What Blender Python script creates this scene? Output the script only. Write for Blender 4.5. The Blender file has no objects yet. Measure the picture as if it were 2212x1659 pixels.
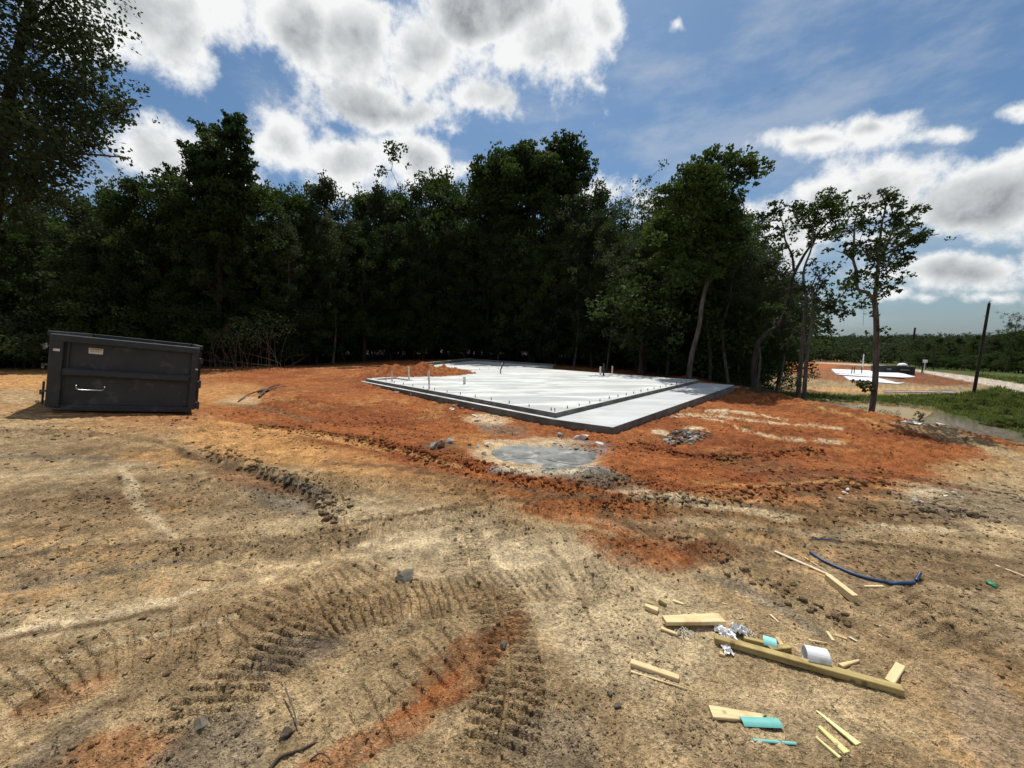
import bpy, math, random
import numpy as np
from mathutils import Vector, Matrix, Quaternion
random.seed(7); rng = np.random.default_rng(7)
S = bpy.context.scene
C = S.collection
R = math.radians
# ------------------------------------------------------------------ camera, sky, sun, exposure
PITCH = 6.5; EYE = 1.6; F = 833.0
cam = bpy.data.objects.new('camera', bpy.data.cameras.new('camera')); C.objects.link(cam)
cam.data.sensor_width = 36; cam.data.lens = F/2212*36
cam.data.clip_start = 0.05; cam.data.clip_end = 9000
cam.location = (0, 0, EYE); cam.rotation_euler = (R(90-PITCH), 0, 0)
S.camera = cam
SUN_AZ, SUN_EL = R(4), R(63)
sd = bpy.data.lights.new('sun', 'SUN'); sd.energy = 5.0; sd.angle = R(0.5); sd.color = (1, .955, .88)
sun = bpy.data.objects.new('sun', sd); C.objects.link(sun)
sv = Vector((math.sin(SUN_AZ)*math.cos(SUN_EL), math.cos(SUN_AZ)*math.cos(SUN_EL), math.sin(SUN_EL)))
sun.rotation_euler = sv.to_track_quat('Z', 'Y').to_euler(); sun.location = (0, 0, 60)
S.view_settings.view_transform = 'Standard'; S.view_settings.look = 'None'
S.view_settings.exposure = 0; S.view_settings.gamma = 1; S.view_settings.use_curve_mapping = False
try:
    S.cycles.use_denoising = True; S.cycles.max_bounces = 6; S.cycles.transparent_max_bounces = 4
    S.cycles.diffuse_bounces = 2
except Exception: pass
SP, CP = math.sin(R(PITCH)), math.cos(R(PITCH))
def ray(px, py):
    dx, dy = (px-1106)/F, (829.5-py)/F
    return Vector((dx, CP+SP*dy, -SP+CP*dy))

W = bpy.data.worlds.new('World'); S.world = W; W.use_nodes = True; W.cycles.sampling_method = 'MANUAL'; W.cycles.sample_map_resolution = 512
nt = W.node_tree; nt.nodes.clear()
def N(tree, typ, **kw):
    n = tree.nodes.new(typ)
    for k, v in kw.items():
        if k.startswith('i_'):
            key = k[2:]
            key = int(key) if key.isdigit() else key.replace('_', ' ')
            n.inputs[key].default_value = v
        else: setattr(n, k, v)
    return n
def M(tree, op, a, b=None, c=None, clamp=False):
    n = tree.nodes.new('ShaderNodeMath'); n.operation = op; n.use_clamp = clamp
    for i, v in enumerate((a, b, c)):
        if v is None: continue
        if isinstance(v, (int, float)): n.inputs[i].default_value = v
        else: tree.links.new(v, n.inputs[i])
    return n.outputs[0]
def SS(tree, x, a, b, lo=0.0, hi=1.0):
    n = tree.nodes.new('ShaderNodeMapRange'); n.interpolation_type = 'SMOOTHSTEP'
    tree.links.new(x, n.inputs[0]); n.inputs[1].default_value = a; n.inputs[2].default_value = b
    n.inputs[3].default_value = lo; n.inputs[4].default_value = hi
    return n.outputs[0]
def MIXC(tree, f, a, b, mode='MIX'):
    n = tree.nodes.new('ShaderNodeMix'); n.data_type = 'RGBA'; n.blend_type = mode
    for s, v in ((n.inputs[0], f), (n.inputs[6], a), (n.inputs[7], b)):
        if isinstance(v, (int, float)): s.default_value = v
        elif isinstance(v, tuple): s.default_value = v if len(v) == 4 else (*v, 1)
        else: tree.links.new(v, s)
    return n.outputs[2]
# cumulus banks: (px, py, rx, ry, slant deg, weight, greyness) -> bearings and elevations of real clouds round the site
BANKS = [(300, 50, 200, 150, 25, 1.15), (400, 120, 90, 110, 30, .9), (510, 60, 90, 90, 0, .5), (150, 60, 120, 150, 0, .9),
         (650, 50, 110, 140, 10, 1.35), (760, 60, 110, 140, 0, 1.15),
         (930, 90, 120, 150, 0, 1.15), (1060, 10, 190, 90, 0, 1.9), (1190, 90, 160, 150, -12, 1.15), (1300, 40, 75, 95, -20, .9),
         (830, 240, 230, 66, 5, 1.1), (1060, 215, 160, 70, 8, 1.0), (960, 285, 80, 36, 15, .8), (1290, 172, 60, 12, 0, .5),
         (620, 300, 110, 85, 20, 1.05), (740, 350, 150, 80, 8, 1.15), (890, 350, 90, 75, 0, 1.2),
         (350, 330, 95, 95, 0, 1.0), (480, 370, 80, 70, 0, .9),
         (1760, 300, 150, 36, -4, 1.0), (1900, 270, 130, 46, 0, 1.1), (2040, 285, 80, 22, 4, .6),
         (1790, 430, 110, 60, -25, 1.05), (1940, 410, 150, 75, -3, 1.3), (2120, 445, 190, 95, -4, 1.75), (2280, 400, 120, 100, 0, 1.2),
         (2080, 585, 190, 70, 0, 1.5), (2240, 570, 120, 80, 0, 1.1), (1700, 490, 130, 70, 0, .9), (1930, 520, 120, 40, 0, .7),
         (1400, 430, 70, 50, 0, .9), (1300, 420, 70, 40, 0, .7), (1000, 370, 60, 22, 0, .45),
         (2220, 228, 50, 20, 0, .7), (1452, 68, 34, 8, 40, .2),
         (2120, 640, 150, 30, 0, .9), (1960, 600, 90, 24, 0, .7), (1700, 560, 90, 60, 0, .7), (1935, 655, 50, 12, 0, .55), (2010, 662, 30, 8, 0, .5), (2080, 630, 160, 14, 0, .5)]
g = bpy.data.node_groups.new('cloud_density', 'ShaderNodeTree')
g.interface.new_socket('Direction', in_out='INPUT', socket_type='NodeSocketVector')
g.interface.new_socket('Density', in_out='OUTPUT', socket_type='NodeSocketFloat')
g.interface.new_socket('Elevation', in_out='OUTPUT', socket_type='NodeSocketFloat')
gi, go = g.nodes.new('NodeGroupInput'), g.nodes.new('NodeGroupOutput')
sep = N(g, 'ShaderNodeSeparateXYZ'); g.links.new(gi.outputs[0], sep.inputs[0])
nz0 = N(g, 'ShaderNodeTexNoise', i_Scale=5.0, i_Detail=3.0); g.links.new(gi.outputs[0], nz0.inputs['Vector'])
sc0 = N(g, 'ShaderNodeSeparateXYZ'); g.links.new(nz0.outputs['Color'], sc0.inputs[0])
az = M(g, 'ADD', M(g, 'ARCTAN2', sep.outputs[0], sep.outputs[1]), M(g, 'MULTIPLY', M(g, 'SUBTRACT', sc0.outputs[0], .5), .12))
el0 = M(g, 'ARCSINE', sep.outputs[2])
el = M(g, 'ADD', el0, M(g, 'MULTIPLY', M(g, 'SUBTRACT', sc0.outputs[1], .5), .10))
cur = None
ae = N(g, 'ShaderNodeCombineXYZ'); g.links.new(az, ae.inputs[0]); g.links.new(el, ae.inputs[1])
for (cx, cy, rx, ry, sl, wt) in BANKS:
    def AE(px, py):
        d = ray(px, py).normalized(); return Vector((math.atan2(d.x, d.y), math.asin(d.z)))
    c0 = AE(cx, cy); cs, sn = math.cos(R(sl)), math.sin(R(sl)); vA = AE(cx+rx*cs, cy+rx*sn)-c0; vB = AE(cx-ry*sn, cy+ry*cs)-c0
    th_ = math.atan2(vA.y, vA.x)
    mp = N(g, 'ShaderNodeMapping', vector_type='TEXTURE'); mp.inputs[1].default_value = (c0.x, c0.y, 0); mp.inputs[2].default_value = (0, 0, th_); mp.inputs[3].default_value = (max(.02, vA.length), max(.014, abs(vB.x*-math.sin(th_)+vB.y*math.cos(th_))), 1)
    g.links.new(ae.outputs[0], mp.inputs[0]); ln = N(g, 'ShaderNodeVectorMath', operation='LENGTH'); g.links.new(mp.outputs[0], ln.inputs[0])
    b = M(g, 'MULTIPLY_ADD', ln.outputs['Value'], -1.15*max(.6, wt)*.8, 1.22*wt*.8)
    cur = b if cur is None else M(g, 'SMOOTH_MAX', cur, b, .15)
cur = M(g, 'MAXIMUM', cur, -.7)
# the same kind of broken cumulus goes on round the rest of the sky
gen = N(g, 'ShaderNodeTexNoise', i_Scale=2.2, i_Detail=2.0); g.links.new(gi.outputs[0], gen.inputs['Vector'])
genv = M(g, 'MULTIPLY', M(g, 'SUBTRACT', gen.outputs[0], .5), 3.2)
aaz = M(g, 'ABSOLUTE', az)
side = M(g, 'MAXIMUM', SS(g, aaz, 1.0, 1.3), SS(g, el, .80, .98))
cur = M(g, 'ADD', M(g, 'MULTIPLY', cur, M(g, 'SUBTRACT', 1.0, side)), M(g, 'MULTIPLY', genv, side))
g.links.new(cur, go.inputs[0]); g.links.new(el0, go.inputs[1])
tc = N(nt, 'ShaderNodeTexCoord')
g0 = nt.nodes.new('ShaderNodeGroup'); g0.node_tree = g; nt.links.new(tc.outputs['Generated'], g0.inputs[0])
def billow(off, dt=8.0):
    va = N(nt, 'ShaderNodeVectorMath', operation='ADD'); va.inputs[1].default_value = off; nt.links.new(tc.outputs['Generated'], va.inputs[0])
    n1 = N(nt, 'ShaderNodeTexNoise', i_Scale=8.5, i_Detail=dt, i_Roughness=.64); nt.links.new(va.outputs[0], n1.inputs['Vector'])
    return M(nt, 'MULTIPLY', M(nt, 'SUBTRACT', n1.outputs[0], .5), 3.1)
f0 = billow((0, 0, 0)); fa, f1 = billow((0, 0, 0), 8.0), billow(tuple(sv*.022), 8.0)
den = M(nt, 'ADD', g0.outputs[0], f0)
sky = N(nt, 'ShaderNodeTexSky', sky_type='NISHITA', sun_disc=False, sun_elevation=SUN_EL, sun_rotation=SUN_AZ)
sky.air_density = 1.0; sky.dust_density = 1.2; sky.ozone_density = 2.0; sky.altitude = 100
sk = MIXC(nt, 1.0, sky.outputs[0], (.061, .080, .090), 'MULTIPLY')
a = SS(nt, den, -.06, .60)
thick = SS(nt, M(nt, 'ADD', M(nt, 'MULTIPLY', g0.outputs[0], 1.0), M(nt, 'MULTIPLY', fa, .50)), .22, 1.25)
ng = N(nt, 'ShaderNodeTexNoise', i_Scale=4.5, i_Detail=4.0, i_Roughness=.5); nt.links.new(tc.outputs['Generated'], ng.inputs['Vector'])
rim = M(nt, 'ADD', M(nt, 'MULTIPLY', SS(nt, M(nt, 'SUBTRACT', fa, f1), -.70, .55), .62), M(nt, 'MULTIPLY', SS(nt, ng.outputs[0], .64, .38), .38))
shade = M(nt, 'ADD', M(nt, 'MULTIPLY', rim, .55), M(nt, 'MULTIPLY', M(nt, 'SUBTRACT', 1.0, thick), .52))
ramp = N(nt, 'ShaderNodeValToRGB'); nt.links.new(shade, ramp.inputs[0])
e = ramp.color_ramp.elements
e[0].position = .12; e[0].color = (.27, .29, .315, 1); e[1].position = .72; e[1].color = (.92, .93, .93, 1)
m_ = e.new(.30); m_.color = (.46, .48, .50, 1); m_ = e.new(.50); m_.color = (.66, .68, .69, 1)
# thin veil and pale low air
veil = SS(nt, g0.outputs[1], -.02, .40, 1, 0)
sk2 = MIXC(nt, M(nt, 'MULTIPLY', veil, .45), sk, (.31, .36, .43))
nc = N(nt, 'ShaderNodeTexNoise', i_Scale=3.2, i_Detail=9.0, i_Roughness=.62); vz = N(nt, 'ShaderNodeMapping'); vz.inputs['Scale'].default_value = (1, 1, 2.6); nt.links.new(tc.outputs['Generated'], vz.inputs[0]); nt.links.new(vz.outputs[0], nc.inputs['Vector'])
cir = M(nt, 'MULTIPLY', SS(nt, nc.outputs[0], .44, .70), .42)
sk2 = MIXC(nt, cir, sk2, (.62, .66, .70))
out = MIXC(nt, a, sk2, ramp.outputs[0])
bg = N(nt, 'ShaderNodeBackground', i_Strength=1.0); nt.links.new(out, bg.inputs[0])
wo = N(nt, 'ShaderNodeOutputWorld'); nt.links.new(bg.outputs[0], wo.inputs[0])
# the Nishita texture is scaled by .088 above, inside the advised 0.05-0.15

# ------------------------------------------------------------------ noise and terrain
def ss(a, b, x):
    t = np.clip((x-a)/(b-a), 0, 1); return t*t*(3-2*t)
def _h(ix, iy, seed):
    n = (ix.astype(np.int64)*374761393 + iy.astype(np.int64)*668265263 + seed*974634777) & 0xFFFFFFFF
    n = ((n ^ (n >> 13))*1274126177) & 0xFFFFFFFF
    return ((n ^ (n >> 16)) & 0xFFFF)/65535.0
def vn(x, y, seed=0):
    x = np.asarray(x, float); y = np.asarray(y, float)
    ix, iy = np.floor(x), np.floor(y); fx, fy = x-ix, y-iy
    fx = fx*fx*(3-2*fx); fy = fy*fy*(3-2*fy)
    a, b = _h(ix, iy, seed), _h(ix+1, iy, seed); c, d = _h(ix, iy+1, seed), _h(ix+1, iy+1, seed)
    return (a+(b-a)*fx)*(1-fy) + (c+(d-c)*fx)*fy
def fbm(x, y, sc, oc=3, seed=0, r=.5):
    v = 0; A = 1; T = 0
    for i in range(oc):
        c, s = math.cos(i*1.1+seed), math.sin(i*1.1+seed)
        v = v + A*(vn((x*c-y*s)*sc, (x*s+y*c)*sc, seed*13+i)-.5); T += A; A *= r; sc *= 2.03
    return v/T*2
def hbase(x, y):
    x = np.asarray(x, float); y = np.asarray(y, float); r = np.hypot(x, y)
    z = .2*ss(-2, -9, x)*ss(0, 4, y) - .55*ss(3.5, 9.5, y+.35*x)
    z = z - .12*ss(4, 10, x)
    z = z + .08*ss(13, 8.6, np.hypot(x-2.2, y-15.5))
    xe = 10.0 + np.maximum(0, y-22)*.55 - .5*np.sin(y*.6)
    low = ss(0, 9, x-xe)
    H = -3.4 - 3.2*ss(55, 200, r) + 8.5*ss(210, 640, r) + 6*ss(600, 2200, r)
    z = z*(1-low) + H*low
    z = z + 1.2*ss(60, 300, r)*(1-low)
    z = z + .28*fbm(x, y, .05, 2, 3)*ss(14, 40, r)
    return z
def gnd(px, py, t0=.8):
    d = ray(px, py)
    t = np.exp(np.linspace(math.log(t0), math.log(900), 3000))
    h = EYE + d.z*t - hbase(d.x*t, d.y*t)
    k = np.where(h < 0)[0]
    k = k[0] if len(k) else len(t)-1
    lo, hi = t[max(k-1, 0)], t[k]
    for _ in range(18):
        m = (lo+hi)/2
        if EYE+d.z*m - float(hbase(d.x*m, d.y*m)) < 0: hi = m
        else: lo = m
    return Vector((d.x*hi, d.y*hi, EYE+d.z*hi))
def LOWG(px, py): return gnd(px, py, 20)
def at_y(px, py, y):
    d = ray(px, py); k = y/d.y; return Vector((d.x*k, y, EYE+d.z*k))
def on_z(px, py, z):
    d = ray(px, py); k = (z-EYE)/d.z; return Vector((d.x*k, d.y*k, z))
# tyre tracks: points, half width, lug pitch, depth, chevron, mottling
TR = [([(1250, 1245), (1120, 1262), (1010, 1280), (900, 1292), (790, 1308), (690, 1338), (600, 1400), (500, 1480), (420, 1560), (340, 1680)], .19, .088, .027, -.45, .1),
      ([(1040, 1250), (1075, 1310), (1092, 1360), (1098, 1420), (1095, 1500), (1080, 1600), (1060, 1720)], .17, .078, .036, .3, .05),
      ([(-160, 1255), (0, 1232), (150, 1215), (330, 1195), (480, 1178), (640, 1172), (760, 1165)], .20, .10, .028, .5, .2),
      ([(640, 1190), (710, 1170), (800, 1140), (880, 1125), (990, 1108), (1080, 1095), (1200, 1090), (1400, 1095)], .20, .10, .036, .5, .1),
      ([(745, 1190), (740, 1110), (732, 1060), (700, 1010)], .20, .09, .034, .1, .1),
      ([(1020, 1260), (1010, 1190), (1000, 1150), (1010, 1120), (1040, 1080)], .19, .09, .034, .2, .2),
      ([(-160, 1580), (-40, 1520), (100, 1460), (230, 1410), (360, 1375), (500, 1350), (640, 1290), (760, 1260), (900, 1215)], .24, .11, .020, -.6, .6),
      ([(1060, 1320), (1010, 1370), (930, 1430), (860, 1500), (760, 1580), (640, 1700)], .20, .14, .018, .3, .7),
      ([(1260, 1190), (1340, 1182), (1390, 1165), (1450, 1150)], .22, .10, .040, .1, .05),
      ([(1160, 1185), (1100, 1140), (1040, 1090), (980, 1050)], .18, .10, .020, .4, .5),
      ([(460, 1070), (560, 1060), (700, 1050), (850, 1040), (1000, 1050), (1150, 1075), (1300, 1085), (1500, 1095), (1700, 1110), (1850, 1115), (2000, 1140)], .26, .12, .028, .5, .35),
      ([(1200, 1260), (1300, 1240), (1420, 1200), (1560, 1170), (1750, 1160), (1950, 1165), (2212, 1190)], .24, .11, .020, .5, .6),
      ([(1250, 1050), (1400, 1030), (1540, 1000), (1700, 985), (1900, 990), (2100, 1020)], .26, .14, .024, .4, .5),
      ([(500, 980), (640, 960), (800, 965), (960, 985), (1060, 1010)], .26, .14, .022, .4, .5),
      ([(420, 930), (560, 925), (700, 935), (860, 950)], .26, .14, .022, -.4, .5),
      ([(1400, 1120), (1560, 1130), (1760, 1200), (1950, 1300), (2212, 1460)], .24, .11, .018, -.4, .6),
      ([(-60, 1120), (150, 1095), (330, 1080), (520, 1090)], .24, .12, .014, .3, .7),
      ([(60, 1660), (190, 1570), (300, 1510), (380, 1440)], .2, .12, .018, .3, .7)]
# ruts / berms: points, half width, height (+ berm, - rut)
RU = [([(400, 985), (470, 1000), (560, 1030), (640, 1062), (700, 1100)], .10, -.05),
      ([(440, 975), (560, 1012), (650, 1045), (700, 1080), (715, 1120)], .09, .045),
      ([(1440, 1150), (1540, 1195), (1620, 1245), (1720, 1290), (1800, 1325)], .09, .04),
      ([(520, 870), (590, 885), (640, 905)], .12, -.06),
      ([(1300, 1090), (1500, 1075), (1700, 1065), (1900, 1040)], .15, .04),
      ([(1830, 1170), (2000, 1200), (2212, 1212)], .08, -.03),
      ([(1900, 1110), (2030, 1105), (2080, 1118)], .12, .06),
      ([(840, 965), (960, 1000), (1100, 1030), (1250, 1050), (1400, 1045)], .16, .05),
      ([(860, 1236), (880, 1242), (905, 1256)], .035, .06),
      ([(250, 1020), (320, 1080), (380, 1140)], .05, .02),
      ([(480, 1435), (560, 1395), (630, 1370)], .06, .03),
      ([(560, 920), (700, 940), (820, 960), (930, 990)], .12, .04),
      ([(0, 1350), (200, 1325), (330, 1300)], .05, .015),
      ([(960, 1040), (1150, 1060), (1320, 1066)], .10, -.03),
      ([(1380, 960), (1480, 985), (1600, 990), (1760, 975)], .14, .05)]
def world_poly(pts):
    out = []
    for p in pts:
        w = gnd(min(max(p[0], -300), 2500), p[1]); out.append((w.x, w.y))
    sm = []
    for i in range(len(out)-1):
        p0 = out[max(i-1, 0)]; p1 = out[i]; p2 = out[i+1]; p3 = out[min(i+2, len(out)-1)]
        for k in range(5):
            t = k/5
            sm.append(tuple(.5*((2*p1[j])+(-p0[j]+p2[j])*t+(2*p0[j]-5*p1[j]+4*p2[j]-p3[j])*t*t+(-p0[j]+3*p1[j]-3*p2[j]+p3[j])*t**3) for j in (0, 1)))
    sm.append(out[-1]); return np.array(sm)
def poly_sd(P, x, y):
    best = np.full(x.shape, 1e9); s = np.zeros(x.shape); sg = np.zeros(x.shape); acc = 0
    tot = np.sum(np.hypot(*(P[1:]-P[:-1]).T))
    for i in range(len(P)-1):
        a, b = P[i], P[i+1]; dx, dy = b-a; L = math.hypot(dx, dy)
        if L < 1e-6: continue
        t = np.clip(((x-a[0])*dx+(y-a[1])*dy)/L**2, 0, 1)
        d = np.hypot(x-a[0]-t*dx, y-a[1]-t*dy); m = d < best
        side = ((x-a[0])*dy-(y-a[1])*dx)/L
        best = np.where(m, d, best); s = np.where(m, acc+t*L, s); sg = np.where(m, side, sg); acc += L
    return best, s, sg, tot
TRW = [(world_poly(t[0]), t[1], t[2]*.66, t[3]*.46)+t[4:] for t in TR]
RUW = [(world_poly(t[0]),)+t[1:] for t in RU]
WASH = gnd(1160, 982); SLABC = None
mound = [(on_z(960, 800, .0).xy, 2.6, .55), (on_z(860, 806, -.1).xy, 2.0, .45), (on_z(780, 812, -.3).xy, 1.8, .3)]
def topix(x, y, z):
    dz = z-EYE; dep = y*CP-dz*SP; dep = np.where(dep < .15, .15, dep)
    return 1106+F*x/dep, 829.5-F*(dz*CP+y*SP)/dep
def smoothness(px, py):
    """flat, wheel-rolled sand: where the pad is even"""
    o = 0
    for cx, cy, rx, ry in ((1480, 1450, 430, 270), (1250, 1300, 170, 170), (430, 1110, 250, 60), (330, 1290, 300, 50), (830, 1480, 160, 90), (2100, 1560, 200, 140)):
        o = np.maximum(o, ss(1.3, .5, ((px-cx)/rx)**2+((py-cy)/ry)**2))
    return o
def hfine(x, y):
    sm_ = smoothness(*topix(x, y, np.zeros_like(x)))
    r = np.hypot(x, y)
    xe = 10.0 + np.maximum(0, y-22)*.55
    low = ss(0, 5, x-xe)
    org = ss(5.5, 9, y+.2*np.abs(x))
    z = np.zeros_like(x)
    wx = x+.35*fbm(x, y, .6, 2, 5); wy = y+.35*fbm(x, y, .6, 2, 6)
    z += .045*fbm(x, y, .45, 3, 11)
    rough = (.35+.65*ss(-.1, .5, fbm(x, y, .5, 2, 21)))*(1-.72*sm_)
    rid = 1-np.abs(fbm(wx, wy, 3.2, 3, 31))*2
    z += (.014+.040*org)*rid*rough
    z += (.020+.048*org)*fbm(wx, wy, 7, 4, 41, .62)*rough
    z += (.020+.020*org)*np.maximum(-.1, fbm(x, y, 26, 3, 51, .6))*(.45+rough)
    z += .0036*fbm(x, y, 80, 2, 61)
    clod = np.maximum(0, fbm(wx, wy, 14, 2, 71)-.35)
    z += clod*.055*ss(.0, .55, fbm(x, y, .8, 2, 81))*(1-.8*sm_)
    z *= (1-.55*low)
    for P, w, pitch, dep, chev, mot in TRW:
        m = (x > P[:, 0].min()-.6) & (x < P[:, 0].max()+.6) & (y > P[:, 1].min()-.6) & (y < P[:, 1].max()+.6)
        if not m.any(): continue
        X, Y = x[m], y[m]; d, s, sg, tot = poly_sd(P, X, Y)
        d = d + .02*fbm(X, Y, 3, 2, 5)
        ins = ss(w, w*.82, d)*ss(0, .3, s)*ss(tot, tot-.3, s)
        lane = np.where(np.abs(sg) < w*.06, 0, 1)
        ph = (s + chev*.55*sg + .012*fbm(X, Y, 7, 2, 91))/pitch
        tri = np.abs((ph % 1)-.5)*2+.16*fbm(X, Y, 22, 2, 92)
        lug = ss(.18, .48, tri)
        keep = ss(-.75+mot*.5, -.3+mot*.5, fbm(X, Y, 1.7, 2, 95))
        crumb = .35*fbm(X, Y, 40, 2, 97)
        zz = z[m]
        zz = zz*(1-.85*ins) + ins*keep*(-dep*.9 + dep*1.9*lug*lane*(1+crumb)) - .006*ins
        berm = np.exp(-((d-w*1.08)/.035)**2)*(.4+fbm(X, Y, 12, 2, 99))*dep*1.3
        z[m] = zz+np.maximum(berm, -.004)*ss(0, .4, s)*ss(tot, tot-.4, s)
    for P, w, hh in RUW:
        m = (x > P[:, 0].min()-.9) & (x < P[:, 0].max()+.9) & (y > P[:, 1].min()-.9) & (y < P[:, 1].max()+.9)
        if not m.any(): continue
        X, Y = x[m], y[m]; d, s, sg, tot = poly_sd(P, X, Y)
        pr = np.exp(-(d/w)**2)*ss(0, .4, s)*ss(tot, tot-.4, s)
        lump = (.65+.9*fbm(X, Y, 8, 3, 101)+.5*fbm(X, Y, 26, 2, 103)) if hh > 0 else .8+.2*fbm(X, Y, 5, 2, 104)
        z[m] += pr*hh*lump
        if hh < 0: z[m] += np.exp(-((d-w*1.6)/(w*.5))**2)*(-hh)*.7*(.5+fbm(X, Y, 9, 3, 105))*ss(0, .4, s)*ss(tot, tot-.4, s)
    for c, rr, hh in mound:
        d = np.hypot(x-c[0], y-c[1])/rr
        z += np.exp(-d*d*1.6)*hh*(1+.5*fbm(x, y, 1.6, 3, 111)+.25*fbm(x, y, 5, 2, 113))
    # crest of heaped clay along the right hand edge of the pad
    z += .20*np.exp(-((x-(9.7+.4*np.sin(y*.9)))/1.1)**2)*ss(8, 11, y)*ss(26, 20, y)*(.8+1.0*fbm(x, y, 1.3, 3, 121)+.4*fbm(x, y, 5, 2, 122))
    # the dumpster's skids have scraped out a hollow
    ca, sa = math.cos(R(40.6)), math.sin(R(40.6)); dx, dy = x+9.885, y-8.026; u, v = dx*ca+dy*sa, -dx*sa+dy*ca
    dd = np.hypot(np.maximum(0, np.abs(u-1.23)-1.23), np.maximum(0, np.abs(v-2.3)-2.3))
    near = ss(2.2, .5, dd); tgt = .09-.1392*u-.05-.03*np.clip(dd, 0, 1)+.02*fbm(x, y, 4, 3, 133)
    hb = hbase(x, y); z = z*(1-near)+near*(np.minimum(z+hb, tgt)-hb)
    # washout basin
    d = np.hypot((x-WASH.x)/1.0, (y-WASH.y)/.9)
    z = z*(1-ss(1.15, .8, d)) - .07*ss(1.1, .55, d) + .05*np.exp(-((d-1.25)/.22)**2)
    return z
PZ = -3.46
POND = [on_z(px, py, PZ) for px, py in ((1640, 868), (1790, 868), (1880, 872), (1960, 878), (2006, 888), (1996, 897), (1960, 906), (1930, 916), (1880, 930), (1700, 950))]
PC = sum(POND, Vector())/len(POND)
print('POND', PC, [round(float(hbase(p.x, p.y)), 2) for p in POND])
def in_poly(P, x, y):
    ins = np.zeros(x.shape, bool); n = len(P)
    for i in range(n):
        a, b = P[i], P[(i+1) % n]
        c = ((a[1] > y) != (b[1] > y)) & (x < (b[0]-a[0])*(y-a[1])/((b[1]-a[1]) or 1e-9)+a[0])
        ins ^= c
    return ins
def H(x, y):
    x = np.atleast_1d(np.asarray(x, float)); y = np.atleast_1d(np.asarray(y, float))
    z = hbase(x, y)+hfine(x, y)
    P = np.array([(p.x, p.y) for p in POND]); Pc = np.vstack([P, P[:1]])
    m = (np.abs(x-PC.x) < 20) & (np.abs(y-PC.y) < 18)
    if m.any():
        X, Y = x[m], y[m]; d = poly_sd(Pc, X, Y)[0]; ins = in_poly(P, X, Y); sd = np.where(ins, -d, d)
        z[m] = z[m]*ss(.3, 3.0, sd)+(PZ-.05+np.clip(sd*.22, -.6, .5))*(1-ss(.3, 3.0, sd))
    return z
def hz(x, y): return float(H([x], [y])[0])

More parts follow.
